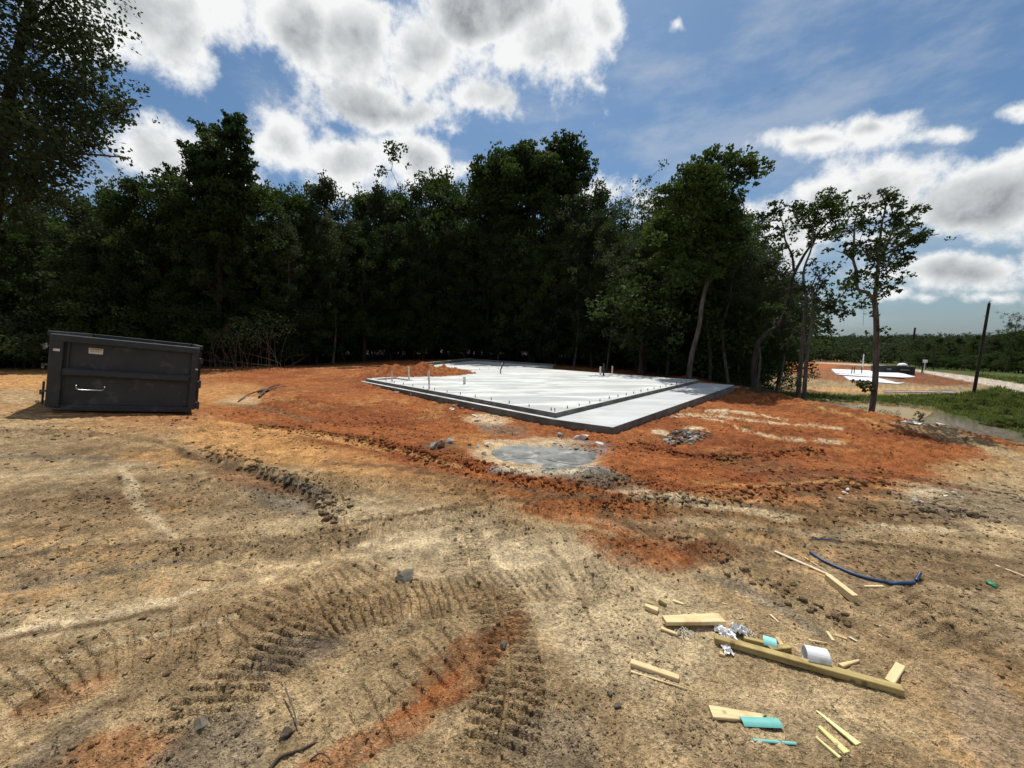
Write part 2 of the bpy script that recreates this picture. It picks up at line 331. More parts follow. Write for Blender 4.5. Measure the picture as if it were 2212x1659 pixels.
# soil painting -------------------------------------------------------------
SAND = np.array((.39, .28, .152)); PALE = np.array((.60, .475, .295)); ORG = np.array((.33, .115, .038)); RED = np.array((.195, .062, .024))
LOR = np.array((.52, .28, .105)); BRN = np.array((.15, .095, .05)); GRY = np.array((.19, .155, .11)); DGR = np.array((.085, .078, .07))
GRN = np.array((.055, .075, .02)); ROAD = np.array((.42, .36, .29)); MUD = np.array((.13, .11, .08)); CON = np.array((.30, .31, .30)); LEAFL = np.array((.06, .045, .025))
SPOTS = [  # px, py, rx, ry, slant, colour, weight
 (1380, 1180, 110, 40, 5, ORG, .85), (1500, 1190, 70, 30, 10, RED, .7), (1300, 1110, 160, 30, 5, ORG, .8), (1240, 1060, 200, 30, 0, ORG, .7),
 (930, 1420, 190, 45, -32, np.array((.26, .12, .05)), .8), (720, 1590, 200, 35, -35, ORG, .55), (830, 1490, 90, 14, -40, ORG, .7), (200, 1640, 200, 60, -20, np.array((.34, .15, .06)), .7), (130, 1500, 150, 20, -22, ORG, .35),
 (560, 1400, 120, 34, -18, DGR, .5), (640, 1360, 50, 20, -20, DGR, .35), (420, 1600, 170, 80, -30, GRY, .7), (1100, 1600, 120, 80, 0, GRY, .5), (100, 1600, 160, 40, -30, GRY, .6),
 (1290, 1330, 210, 160, 20, PALE, .55), (1180, 1230, 150, 60, 0, PALE, .6), (1000, 1210, 160, 60, 0, PALE, .45), (1560, 1560, 260, 90, 0, PALE, .2), (900, 1170, 200, 50, -5, PALE, .35), (760, 1120, 80, 30, 0, PALE, .4), (1000, 1120, 130, 25, 0, PALE, .35),
 (150, 1330, 300, 40, -5, PALE, .30), (320, 1080, 18, 110, -35, PALE, .6), (60, 1230, 120, 60, 0, GRY, .35), (150, 1100, 220, 70, 0, BRN, .4), (90, 960, 160, 30, 0, BRN, .35),
 (1750, 1120, 420, 38, 0, BRN, .6), (1650, 1240, 200, 30, 28, BRN, .55), (2050, 1230, 260, 36, 4, BRN, .6), (2100, 1090, 200, 50, 8, GRY, .55), (1750, 1040, 220, 30, 12, BRN, .4),
 (1950, 1160, 250, 25, 0, SAND, .6), (2000, 1420, 260, 150, 20, np.array((.28, .19, .10)), .6), (2120, 1560, 120, 120, 0, np.array((.33, .24, .155)), .7), (1480, 1560, 110, 60, 0, BRN, .35), (1700, 1640, 260, 50, 0, BRN, .4),
 (1620, 1310, 160, 16, 30, GRY, .7), (1450, 1085, 110, 14, 6, PALE, .9), (1600, 1098, 140, 12, 4, PALE, .75), (1380, 1070, 70, 12, 8, PALE, .6),
 (1160, 985, 120, 42, 0, PALE, .75), (1240, 1008, 80, 18, 6, CON*.8, .9), (1130, 1012, 100, 10, 2, CON, .6), (1250, 965, 60, 10, 0, CON*.7, .6), (1480, 945, 60, 16, 0, BRN*.6, .85), (965, 968, 60, 12, 0, BRN, .7), (1300, 1025, 50, 18, 10, GRY, .8), (1290, 1040, 120, 20, 8, GRY, .5),
 (620, 1085, 90, 30, 20, GRY, .8), (660, 1060, 70, 22, 20, GRY, .8), (560, 1040, 110, 18, 18, np.array((.23, .12, .06)), .8), (360, 990, 120, 24, 0, LOR, .5), (560, 960, 160, 40, 10, LOR, .75), (740, 1000, 160, 30, 12, LOR, .5),
 (500, 850, 90, 26, 0, LOR, .6), (520, 865, 60, 10, 0, PALE, .5), (40, 815, 90, 30, 0, LOR, .65), (40, 860, 60, 20, 0, SAND, .8), (1060, 905, 45, 12, 0, PALE, .7), (1090, 925, 60, 12, 8, GRY, .6),
 (500, 775, 260, 10, 0, GRY, .8), (1750, 1140, 500, 12, 2, PALE, .3), (2000, 1065, 40, 14, 0, PALE, .6), (2100, 950, 200, 14, 22, SAND, .9), (2010, 935, 90, 12, 18, SAND, .6)]
STREAK = [([(1500, 896), (1550, 900), (1600, 905), (1680, 915), (1750, 918), (1822, 927)], 4.2, PALE), ([(1500, 898), (1560, 910), (1600, 928), (1650, 940), (1700, 948), (1740, 952)], 5.0, PALE), ([(1580, 888), (1650, 898), (1700, 906)], 5, PALE),
          ([(1480, 925), (1530, 930)], 7, PALE), ([(1450, 900), (1495, 896)], 5, PALE), ([(1415, 932), (1440, 936)], 9, PALE), ([(1528, 890), (1570, 886), (1560, 900)], 7, PALE), ([(1760, 950), (1815, 955)], 4, PALE), ([(1780, 955), (1840, 962)], 2.5, PALE),
          ([(1770, 880), (1850, 900), (1890, 912)], 5, LOR), ([(1070, 985), (1090, 1010), (1180, 1022), (1260, 1018), (1290, 1000)], 5, PALE)]
LINES = [([(-100, 1378), (100, 1350), (250, 1322), (420, 1280), (600, 1250)], 10, PALE, .75), ([(-100, 1392), (100, 1364), (250, 1336), (380, 1310)], 8, BRN, .8),
 ([(390, 978), (480, 1005), (580, 1035), (660, 1075), (720, 1130), (735, 1180)], 12, BRN, .8), ([(-60, 1210), (180, 1182), (420, 1168), (640, 1160), (760, 1150)], 6, BRN, .7), ([(-60, 1285), (160, 1250), (330, 1222), (520, 1200)], 9, GRY, .6),
 ([(650, 1165), (760, 1135), (900, 1108), (1080, 1082), (1250, 1075)], 5, BRN, .85), ([(720, 1190), (840, 1165), (960, 1145)], 8, PALE, .6), ([(560, 1235), (700, 1215), (860, 1180), (1000, 1165)], 9, PALE, .5),
 ([(700, 1000), (850, 1010), (1000, 1035), (1200, 1068), (1400, 1082), (1600, 1092), (1800, 1110), (2000, 1135)], 7, BRN, .8), ([(820, 958), (960, 995), (1080, 1025), (1250, 1045)], 5, RED, .8), ([(640, 930), (800, 960), (900, 985), (1000, 1010)], 6, LOR, .7),
 ([(1300, 1105), (1430, 1160), (1560, 1215), (1700, 1280), (1830, 1345), (1960, 1420)], 16, BRN, .75), ([(1360, 1120), (1500, 1170), (1660, 1230), (1820, 1300), (2050, 1400)], 9, SAND*.7, .6),
 ([(1180, 1170), (1240, 1260), (1290, 1380), (1330, 1520), (1350, 1680)], 12, BRN, .55), ([(1000, 1300), (1080, 1340), (1150, 1420), (1180, 1540), (1190, 1680)], 9, BRN, .6), ([(1010, 1380), (920, 1460), (820, 1560), (700, 1690)], 9, BRN, .7), ([(900, 1330), (780, 1420), (640, 1540), (520, 1680)], 10, PALE*.8, .5),
 ([(1400, 1020), (1560, 975), (1700, 955), (1860, 965)], 6, RED, .8), ([(1330, 1075), (1480, 1060), (1620, 1030), (1760, 1015), (1950, 1030), (2120, 1060)], 7, RED*.8, .8), ([(1500, 1040), (1650, 1050), (1800, 1040), (1960, 1060)], 5, LOR, .6), ([(1350, 1000), (1500, 1020), (1650, 1000)], 6, RED, .7),
 ([(1700, 1060), (1850, 1085), (2000, 1120), (2212, 1180), (2400, 1230)], 10, BRN, .7), ([(1750, 1160), (1950, 1180), (2212, 1215), (2400, 1240)], 7, BRN*.8, .8), ([(1850, 1130), (2000, 1150), (2212, 1160)], 8, PALE*.8, .5), ([(1900, 1300), (2050, 1360), (2212, 1450), (2350, 1530)], 12, BRN, .55), ([(1960, 1290), (2212, 1340)], 8, BRN, .5), ([(1500, 1240), (1650, 1300), (1760, 1370)], 8, PALE*.8, .5),
 ([(430, 905), (560, 925), (700, 945), (830, 975)], 7, LOR, .8), ([(480, 870), (600, 890), (700, 915)], 6, BRN*1.3, .7), ([(0, 930), (180, 935), (330, 950), (420, 985)], 8, BRN, .6), ([(0, 985), (200, 990), (350, 1010)], 8, GRY, .6), ([(0, 1030), (180, 1020), (330, 1000)], 7, PALE*.8, .5), ([(0, 1460), (160, 1410), (330, 1370), (520, 1330)], 10, PALE*.85, .5), ([(0, 1640), (160, 1560), (320, 1490), (420, 1430)], 14, BRN, .55)]
def soil(x, y, z):
    px, py = topix(x, y, z); n = len(x)
    wn1 = fbm(x, y, .7, 4, 201); wn2 = fbm(x, y, .7, 4, 203); wf = fbm(x, y, 4.5, 3, 205); fine = fbm(x, y, 16, 3, 207)
    k = np.clip(230*(1/np.maximum(np.hypot(x, y), 1.2)), 14, 110)
    qx = px+wn1*k*1.4+wf*k*.4; qy = py+wn2*k*.5+wf*k*.16
    col = np.tile(SAND, (n, 1))
    def mix(w, c):
        nonlocal col
        w = np.clip(w, 0, 1)[:, None]; col = col*(1-w)+np.asarray(c)*w
    mix(ss(-.3, .6, wn1+.5*wf)*.35, BRN); mix(ss(0, .7, wn2-.4*wf)*.30, PALE); mix(ss(.1, .7, fbm(x, y, .35, 3, 211))*.28, GRY)
    mix(ss(-.05, .5, fbm(x*.5, y*1.9, 1.1, 4, 231))*.5*ss(1900, 1500, px+300), BRN); mix(ss(.0, .5, fbm(x*.45, y*1.6, .8, 4, 233))*.28, (.30, .19, .09))
    B = np.interp(px, [-400, 60, 200, 430, 520, 650, 800, 950, 1100, 1300, 1500, 1700, 1900, 2050, 2212, 2600], [860, 870, 905, 915, 940, 985, 1020, 1040, 1070, 1100, 1095, 1090, 1075, 1010, 960, 950])
    ow = ss(-30, 34, B-qy+26*fbm(x*.5, y*2, 1.0, 3, 241))
    orange = ow*np.interp(px, [0, 200, 430, 520, 2300], [.35, .5, .8, 1, 1])
    mix(orange, ORG); mix(orange*ss(-.3, .35, wn2+.7*wf)*.8, RED); mix(orange*ss(.15, .7, wn1-.5*wf)*.45, LOR); mix(orange*ss(.2, .6, fbm(x, y, 1.1, 3, 217))*.35, BRN)
    mix((1-orange)*ss(-70, -5, B-qy)*.4, LOR)
    mix((1-orange)*ss(.25, .6, fbm(x, y, .5, 3, 219)+.3*fine)*.4, LOR)
    for (cx, cy, rx, ry, sl, c, w) in SPOTS:
        cs, sn = math.cos(R(sl)), math.sin(R(sl)); dx, dy = qx-cx, qy-cy
        u, v = (dx*cs+dy*sn)/rx, (-dx*sn+dy*cs)/ry
        mix(ss(1.25, .45, u*u+v*v+.35*fine)*w, c)
    for pts, w, c in STREAK:
        d = poly_sd(np.array(pts, float), px+wf*9, (py+wf*3.4))[0]
        mix(ss(w*.95, w*.35, d+fine*1.8)*.85*ss(-.55, .1, wn1+fine+wf*.5), c)
    # soil colour is darkened across the width of each track
    for P, w, pitch, dep, chev, mot in TRW:
        m = (x > P[:, 0].min()-.4) & (x < P[:, 0].max()+.4) & (y > P[:, 1].min()-.4) & (y < P[:, 1].max()+.4)
        if m.any():
            d = poly_sd(P, x[m], y[m])[0]; wgt = (ss(w*1.15, w*.8, d)*.28)[:, None]; col[m] = col[m]*(1-wgt)+col[m]*np.array((.62, .58, .55))*wgt
    for pts, w, c, a_ in LINES:
        d = poly_sd(np.array(pts, float), px+wf*k*.25, py+wf*k*.09+wn2*k*.10)[0]
        mix(ss(w, w*.3, d+fine*w*.5)*a_*ss(-.5, .15, wn1+fine*.6+.2), c)
    # forest floor
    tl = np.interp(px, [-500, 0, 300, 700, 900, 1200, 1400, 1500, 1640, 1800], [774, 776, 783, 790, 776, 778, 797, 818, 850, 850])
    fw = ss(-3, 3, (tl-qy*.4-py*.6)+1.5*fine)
    # lowland
    xe = 10.2 + np.maximum(0, y-22)*.55
    low = ss(1.2, 2.6, x-xe+.5*fine)
    col0 = col.copy()
    lc = np.tile(GRN, (n, 1)); 
    def mixl(w, c):
        nonlocal lc
        w = np.clip(w, 0, 1)[:, None]; lc = lc*(1-w)+np.asarray(c)*w
    lwn = fbm(x, y, .25, 3, 221); lf = fbm(x, y, 1.2, 3, 223)
    mixl(ss(0, .5, lwn)*.5, (.085, .10, .025)); mixl(ss(.1, .5, lf)*.25, (.12, .10, .05))
    qx = px+lf*14; qy = py+lf*2.6+fine*1.2
    def ell(cx, cy, rx, ry, sl=0, s=.3):
        cs, sn = math.cos(R(sl)), math.sin(R(sl)); dx, dy = qx-cx, qy-cy
        return ss(1+s, 1-s, ((dx*cs+dy*sn)/rx)**2+((-dx*sn+dy*cs)/ry)**2)
    mixl(ell(1850, 825, 280, 27, 1), SAND); mixl(ell(1850, 825, 280, 27, 1), SAND*.75); mixl(ell(1790, 800, 120, 22, 5)*.8, RED*1.2); mixl(ell(2020, 818, 110, 14, 3)*.9, RED*.8); mixl(ss(-.1, .4, lf)*ell(1900, 825, 280, 27, 1)*.5, BRN); mixl(ell(1850, 843, 170, 6, 0)*.6, LOR); mixl(ell(1720, 790, 90, 10, 0)*.8, ORG)
    mixl(ell(1850, 778, 90, 3.6, 1), LOR); mixl(ell(1760, 777, 120, 1.8, 0)*.9, ROAD); mixl(ell(1830, 787, 60, 2.0, 1)*.6, ORG)
    rp = poly_sd(np.array([(1760, 783), (1900, 790), (1985, 801), (2060, 813), (2140, 826), (2212, 840), (2400, 872)], float), px, py)[0]
    rw = np.interp(px, [1700, 1985, 2060, 2212, 2400], [.8, 2.2, 5, 9, 13])
    mixl(ss(rw+1.2, rw-1, rp+fine*.6), ROAD)
    mixl(ell(2040, 915, 170, 16, 9)*.95, MUD); mixl(ell(2140, 940, 150, 14, 14)*.7, MUD); mixl(ell(2010, 908, 90, 7, 8)*.8, np.array((.19, .165, .13)))
    mixl(ell(2130, 965, 120, 20, 20)*.5, BRN); mixl(ss(1.5, .2, poly_sd(np.array([(p.x, p.y) for p in POND+POND[:1]]), np.clip(x, -60, 90), np.clip(y, -20, 90))[0])*.8, np.array((.15, .12, .06)))
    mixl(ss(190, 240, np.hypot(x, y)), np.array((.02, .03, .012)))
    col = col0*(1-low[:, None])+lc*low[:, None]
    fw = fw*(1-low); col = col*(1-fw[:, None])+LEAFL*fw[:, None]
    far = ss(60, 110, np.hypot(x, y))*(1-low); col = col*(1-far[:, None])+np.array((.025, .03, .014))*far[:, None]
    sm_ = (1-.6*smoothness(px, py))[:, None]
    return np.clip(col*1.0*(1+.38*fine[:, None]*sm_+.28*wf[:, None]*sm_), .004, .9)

# ------------------------------------------------------------------ helpers
def tag(o, label=None, cat=None, group=None, kind=None):
    if label: o['label'] = label
    if cat: o['category'] = cat
    if group: o['group'] = group
    if kind: o['kind'] = kind
    return o
def np_mesh(name, co, faces_flat, nper):
    me = bpy.data.meshes.new(name); nv = len(co); nf = len(faces_flat)//nper
    me.vertices.add(nv); me.vertices.foreach_set('co', np.asarray(co, np.float32).ravel())
    me.loops.add(nf*nper); me.loops.foreach_set('vertex_index', np.asarray(faces_flat, np.int32).ravel())
    me.polygons.add(nf); me.polygons.foreach_set('loop_start', np.arange(0, nf*nper, nper, dtype=np.int32))
    me.update(calc_edges=True); return me
def link(name, me, mat=None, parent=None):
    o = bpy.data.objects.new(name, me); C.objects.link(o)
    if mat and not me.materials: me.materials.append(mat)
    if parent: o.parent = parent
    return o
class MB:
    def __init__(s): s.v = []; s.f = []; s.sm = []
    def add(s, vs, fs, smooth=False):
        k = len(s.v); s.v += [tuple(v) for v in vs]; s.f += [tuple(i+k for i in f) for f in fs]; s.sm += [smooth]*len(fs)
    def box(s, c, d, rot=None, bev=0):
        x, y, z = d[0]/2, d[1]/2, d[2]/2; vs = []
        b = min(bev, x*.45, y*.45, z*.45)
        if b > 0:
            for sx in (-1, 1):
                for sy in (-1, 1):
                    for sz in (-1, 1):
                        vs += [Vector((sx*x, sy*(y-b), sz*(z-b))), Vector((sx*(x-b), sy*y, sz*(z-b))), Vector((sx*(x-b), sy*(y-b), sz*z))]
            I = lambda i, j, k_, m: ((i*2+j)*2+k_)*3+m
            fs = []
            for i in (0, 1): fs.append((I(i,0,0,0), I(i,1,0,0), I(i,1,1,0), I(i,0,1,0)) if i else (I(i,0,0,0), I(i,0,1,0), I(i,1,1,0), I(i,1,0,0)))
            for j in (0, 1): fs.append((I(0,j,0,1), I(0,j,1,1), I(1,j,1,1), I(1,j,0,1)) if j else (I(0,j,0,1), I(1,j,0,1), I(1,j,1,1), I(0,j,1,1)))
            for k_ in (0, 1): fs.append((I(0,0,k_,2), I(1,0,k_,2), I(1,1,k_,2), I(0,1,k_,2)) if k_ else (I(0,0,k_,2), I(0,1,k_,2), I(1,1,k_,2), I(1,0,k_,2)))
            for i in (0, 1):
                for j in (0, 1): fs.append((I(i,j,0,0), I(i,j,0,1), I(i,j,1,1), I(i,j,1,0)))
                for k_ in (0, 1): fs.append((I(i,0,k_,0), I(i,0,k_,2), I(i,1,k_,2), I(i,1,k_,0)))
            for j in (0, 1):
                for k_ in (0, 1): fs.append((I(0,j,k_,1), I(0,j,k_,2), I(1,j,k_,2), I(1,j,k_,1)))
            for i in (0, 1):
                for j in (0, 1):
                    for k_ in (0, 1): fs.append((I(i,j,k_,0), I(i,j,k_,1), I(i,j,k_,2)))
        else:
            vs = [Vector((a*x, b_*y, c_*z)) for a in (-1, 1) for b_ in (-1, 1) for c_ in (-1, 1)]
            fs = [(0, 1, 3, 2), (4, 6, 7, 5), (0, 4, 5, 1), (2, 3, 7, 6), (0, 2, 6, 4), (1, 5, 7, 3)]
        if rot is not None: vs = [rot @ v for v in vs]
        s.add([v+Vector(c) for v in vs], fs)
    def tube(s, pts, r, n=8, cap=True, smooth=True):
        pts = [Vector(p) for p in pts]; rs = r if isinstance(r, (list, tuple)) else [r]*len(pts)
        vs = []; fs = []; up = Vector((.3, .5, .81))
        for i, p in enumerate(pts):
            t = (pts[min(i+1, len(pts)-1)]-pts[max(i-1, 0)]).normalized()
            if abs(t.dot(up)) > .95: up = Vector((1, 0, .1))
            a = t.cross(up).normalized(); b = t.cross(a); up = b*-1 if False else up
            for k in range(n):
                q = 2*math.pi*k/n; vs.append(p+(a*math.cos(q)+b*math.sin(q))*rs[i])
        for i in range(len(pts)-1):
            for k in range(n): fs.append((i*n+k, i*n+(k+1) % n, (i+1)*n+(k+1) % n, (i+1)*n+k))
        s.add(vs, fs, smooth)
        if cap: s.add([vs[k] for k in range(n)], [tuple(range(n-1, -1, -1))]); s.add(vs[-n:], [tuple(range(n))])
    def prism(s, poly, z0, z1):
        n = len(poly); z0 = z0 if hasattr(z0, '__len__') else [z0]*n; z1 = z1 if hasattr(z1, '__len__') else [z1]*n
        vs = [(p[0], p[1], z0[i]) for i, p in enumerate(poly)]+[(p[0], p[1], z1[i]) for i, p in enumerate(poly)]
        ar = sum(poly[i][0]*poly[(i+1) % n][1]-poly[(i+1) % n][0]*poly[i][1] for i in range(n))
        fs = [tuple(range(n-1, -1, -1)), tuple(range(n, 2*n))]+[(i, (i+1) % n, n+(i+1) % n, n+i) for i in range(n)]
        if ar < 0: fs = [tuple(reversed(f)) for f in fs]
        s.add(vs, fs)
    def mesh(s, name):
        me = bpy.data.meshes.new(name); me.from_pydata(s.v, [], s.f); me.polygons.foreach_set('use_smooth', s.sm); me.update(); return me
    def obj(s, name, mat, parent=None): return link(name, s.mesh(name), mat, parent)
def empty(name, loc=(0, 0, 0), rot=(0, 0, 0)):
    o = bpy.data.objects.new(name, None); C.objects.link(o); o.location = loc; o.rotation_euler = rot; o.empty_display_size = .2; return o
def thing_mesh(name, mb, mat, origin, label, cat, group=None):
    """mesh whose vertices are in world space -> origin moved to its base"""
    o = mb.obj(name, mat); off = Vector(origin)
    o.data.transform(Matrix.Translation(-off)); o.location = off
    return tag(o, label, cat, group)
# ------------------------------------------------------------------ materials
def base_mat(name, rough=.8, spec=.3):
    m = bpy.data.materials.new(name); m.use_nodes = True; t = m.node_tree
    b = t.nodes['Principled BSDF']; b.inputs['Roughness'].default_value = rough; b.inputs['Specular IOR Level'].default_value = spec
    return m, t, b
def bump(t, b, h, strength, dist):
    n = N(t, 'ShaderNodeBump', i_Strength=strength, i_Distance=dist); t.links.new(h, n.inputs['Height']); t.links.new(n.outputs[0], b.inputs['Normal']); return n
def mottled(name, c1, c2, scale=3, rough=.8, spec=.25, detail=5, bscale=None, bstr=.3, bdist=.01, lo=.35, hi=.65, stretch=None, metallic=0, c3=None, s3=12):
    m, t, b = base_mat(name, rough, spec); b.inputs['Metallic'].default_value = metallic
    tcn = N(t, 'ShaderNodeTexCoord'); src = tcn.outputs['Object']
    if stretch:
        mp = N(t, 'ShaderNodeMapping'); mp.inputs['Scale'].default_value = stretch; t.links.new(src, mp.inputs[0]); src = mp.outputs[0]
    n = N(t, 'ShaderNodeTexNoise', i_Scale=scale, i_Detail=detail, i_Roughness=.6); t.links.new(src, n.inputs['Vector'])
    col = MIXC(t, SS(t, n.outputs[0], lo, hi), c1, c2)
    if c3:
        n3 = N(t, 'ShaderNodeTexNoise', i_Scale=s3, i_Detail=4.0); t.links.new(src, n3.inputs['Vector'])
        col = MIXC(t, SS(t, n3.outputs[0], .55, .72), col, c3)
    t.links.new(col, b.inputs['Base Color'])
    if bscale:
        nb = N(t, 'ShaderNodeTexNoise', i_Scale=bscale, i_Detail=4.0); t.links.new(src, nb.inputs['Vector']); bump(t, b, nb.outputs[0], bstr, bdist)
    return m
def ground_mat():
    m, t, b = base_mat('soil', .95, .08)
    at = N(t, 'ShaderNodeAttribute', attribute_name='soil'); tcn = N(t, 'ShaderNodeTexCoord')
    n1 = N(t, 'ShaderNodeTexNoise', i_Scale=55.0, i_Detail=5.0, i_Roughness=.7); t.links.new(tcn.outputs['Object'], n1.inputs['Vector'])
    n2 = N(t, 'ShaderNodeTexNoise', i_Scale=6.0, i_Detail=6.0, i_Roughness=.65); t.links.new(tcn.outputs['Object'], n2.inputs['Vector'])
    v = N(t, 'ShaderNodeTexVoronoi', i_Scale=130.0); t.links.new(tcn.outputs['Object'], v.inputs['Vector'])
    k = M(t, 'MULTIPLY', SS(t, n1.outputs[0], .34, .66, .56, 1.34), SS(t, n2.outputs[0], .36, .64, .76, 1.22))
    cc = N(t, 'ShaderNodeCombineXYZ'); [t.links.new(k, cc.inputs[i]) for i in range(3)]
    col = MIXC(t, 1.0, at.outputs['Color'], cc.outputs[0], 'MULTIPLY')
    # pale quartz grit
    v2 = N(t, 'ShaderNodeTexVoronoi', i_Scale=46.0); t.links.new(tcn.outputs['Object'], v2.inputs['Vector'])
    vs = N(t, 'ShaderNodeSeparateColor'); t.links.new(v2.outputs['Color'], vs.inputs[0])
    grit = M(t, 'MULTIPLY', SS(t, v2.outputs['Distance'], .30, .18), M(t, 'GREATER_THAN', vs.outputs[0], .93))
    col = MIXC(t, M(t, 'MULTIPLY', grit, .5), col, (.62, .52, .38))
    t.links.new(col, b.inputs['Base Color'])
    h = M(t, 'ADD', M(t, 'MULTIPLY', n1.outputs[0], 1.2), M(t, 'MULTIPLY', v.outputs['Distance'], .6))
    bump(t, b, h, .9, .016); return m
def concrete_mat(name, c1, c2, broom=False):
    m, t, b = base_mat(name, .75, .25); tcn = N(t, 'ShaderNodeTexCoord')
    mp = N(t, 'ShaderNodeMapping'); mp.inputs['Scale'].default_value = (.5, 1.7, 1); mp.inputs['Rotation'].default_value = (0, 0, R(20)); t.links.new(tcn.outputs['Object'], mp.inputs[0])
    n1 = N(t, 'ShaderNodeTexNoise', i_Scale=.9, i_Detail=7.0, i_Roughness=.62, i_Distortion=.6); t.links.new(mp.outputs[0], n1.inputs['Vector'])
    n2 = N(t, 'ShaderNodeTexNoise', i_Scale=14.0, i_Detail=5.0); t.links.new(mp.outputs[0], n2.inputs['Vector'])
    col = MIXC(t, SS(t, n1.outputs[0], .38, .62), c1, c2)
    col = MIXC(t, SS(t, n2.outputs[0], .5, .75, 0, .22), col, (.36, .35, .32))
    n3 = N(t, 'ShaderNodeTexNoise', i_Scale=.55, i_Detail=3.0); t.links.new(tcn.outputs['Object'], n3.inputs['Vector'])
    col = MIXC(t, SS(t, n3.outputs[0], .56, .7, 0, .30), col, (.66, .62, .50))
    if broom:
        mb_ = N(t, 'ShaderNodeMapping'); mb_.inputs['Rotation'].default_value = (0, 0, R(-47)); mb_.inputs['Scale'].default_value = (.12, 1.5, 1); t.links.new(tcn.outputs['Object'], mb_.inputs[0])
        nb2 = N(t, 'ShaderNodeTexNoise', i_Scale=1.6, i_Detail=4.0); t.links.new(mb_.outputs[0], nb2.inputs['Vector'])
        col = MIXC(t, SS(t, nb2.outputs[0], .42, .62, 0, .35), col, (.40, .405, .40))
    n5 = N(t, 'ShaderNodeTexNoise', i_Scale=1.7, i_Detail=8.0, i_Roughness=.7); t.links.new(tcn.outputs['Object'], n5.inputs['Vector'])
    col = MIXC(t, SS(t, n5.outputs[0], .56, .70, 0, .34), col, (.40, .31, .24))
    t.links.new(col, b.inputs['Base Color'])
    bump(t, b, n2.outputs[0], .25, .006); return m
def wood_mat(name, c1, c2, c3):
    m, t, b = base_mat(name, .75, .2); tcn = N(t, 'ShaderNodeTexCoord'); oi = N(t, 'ShaderNodeObjectInfo')
    va = N(t, 'ShaderNodeVectorMath', operation='ADD'); t.links.new(tcn.outputs['Object'], va.inputs[0])
    cb = N(t, 'ShaderNodeCombineXYZ'); t.links.new(M(t, 'MULTIPLY', oi.outputs['Random'], 40), cb.inputs[0]); t.links.new(cb.outputs[0], va.inputs[1])
    mp = N(t, 'ShaderNodeMapping'); mp.inputs['Scale'].default_value = (1.2, 22, 22); t.links.new(va.outputs[0], mp.inputs[0])
    n = N(t, 'ShaderNodeTexNoise', i_Scale=3.0, i_Detail=6.0, i_Roughness=.65, i_Distortion=.8); t.links.new(mp.outputs[0], n.inputs['Vector'])
    n2 = N(t, 'ShaderNodeTexNoise', i_Scale=9.0, i_Detail=4.0); t.links.new(va.outputs[0], n2.inputs['Vector'])
    col = MIXC(t, SS(t, n.outputs[0], .36, .64), c1, c2); col = MIXC(t, SS(t, n2.outputs[0], .50, .68, 0, .75), col, c3)
    kn = N(t, 'ShaderNodeTexVoronoi', i_Scale=7.0); t.links.new(va.outputs[0], kn.inputs['Vector'])
    col = MIXC(t, SS(t, kn.outputs['Distance'], .13, .06, 0, .7), col, (.10, .055, .02))
    t.links.new(col, b.inputs['Base Color']); bump(t, b, n.outputs[0], .25, .002); return m
def leaf_mat(name, c1, c2, trans=.22):
    m, t, b = base_mat(name, .7, .12); oi = N(t, 'ShaderNodeObjectInfo'); ge = N(t, 'ShaderNodeNewGeometry'); tcn = N(t, 'ShaderNodeTexCoord')
    n = N(t, 'ShaderNodeTexNoise', i_Scale=.55, i_Detail=3.0); t.links.new(tcn.outputs['Object'], n.inputs['Vector'])
    wn = N(t, 'ShaderNodeTexWhiteNoise', noise_dimensions='3D')
    sn = N(t, 'ShaderNodeVectorMath', operation='SNAP'); sn.inputs[1].default_value = (.15, .15, .15); t.links.new(tcn.outputs['Object'], sn.inputs[0]); t.links.new(sn.outputs[0], wn.inputs['Vector'])
    f = M(t, 'ADD', M(t, 'ADD', M(t, 'MULTIPLY', SS(t, n.outputs[0], .35, .65), .5), M(t, 'MULTIPLY', oi.outputs['Random'], .3)), M(t, 'MULTIPLY', wn.outputs[0], .25))
    col = MIXC(t, f, c1, c2); t.links.new(col, b.inputs['Base Color'])
    tr = N(t, 'ShaderNodeBsdfTranslucent'); hs = N(t, 'ShaderNodeHueSaturation', i_Value=1.5, i_Saturation=1.1); t.links.new(col, hs.inputs['Color']); t.links.new(hs.outputs[0], tr.inputs[0])
    mx = N(t, 'ShaderNodeMixShader', i_0=trans); t.links.new(b.outputs[0], mx.inputs[1]); t.links.new(tr.outputs[0], mx.inputs[2])
    t.links.new(mx.outputs[0], t.nodes['Material Output'].inputs[0]); return m
def plain(name, c, rough=.6, spec=.3, var=.12, sc=6, metallic=0): return mottled(name, tuple(v*(1-var) for v in c), tuple(min(1, v*(1+var)) for v in c), sc, rough, spec, metallic=metallic)
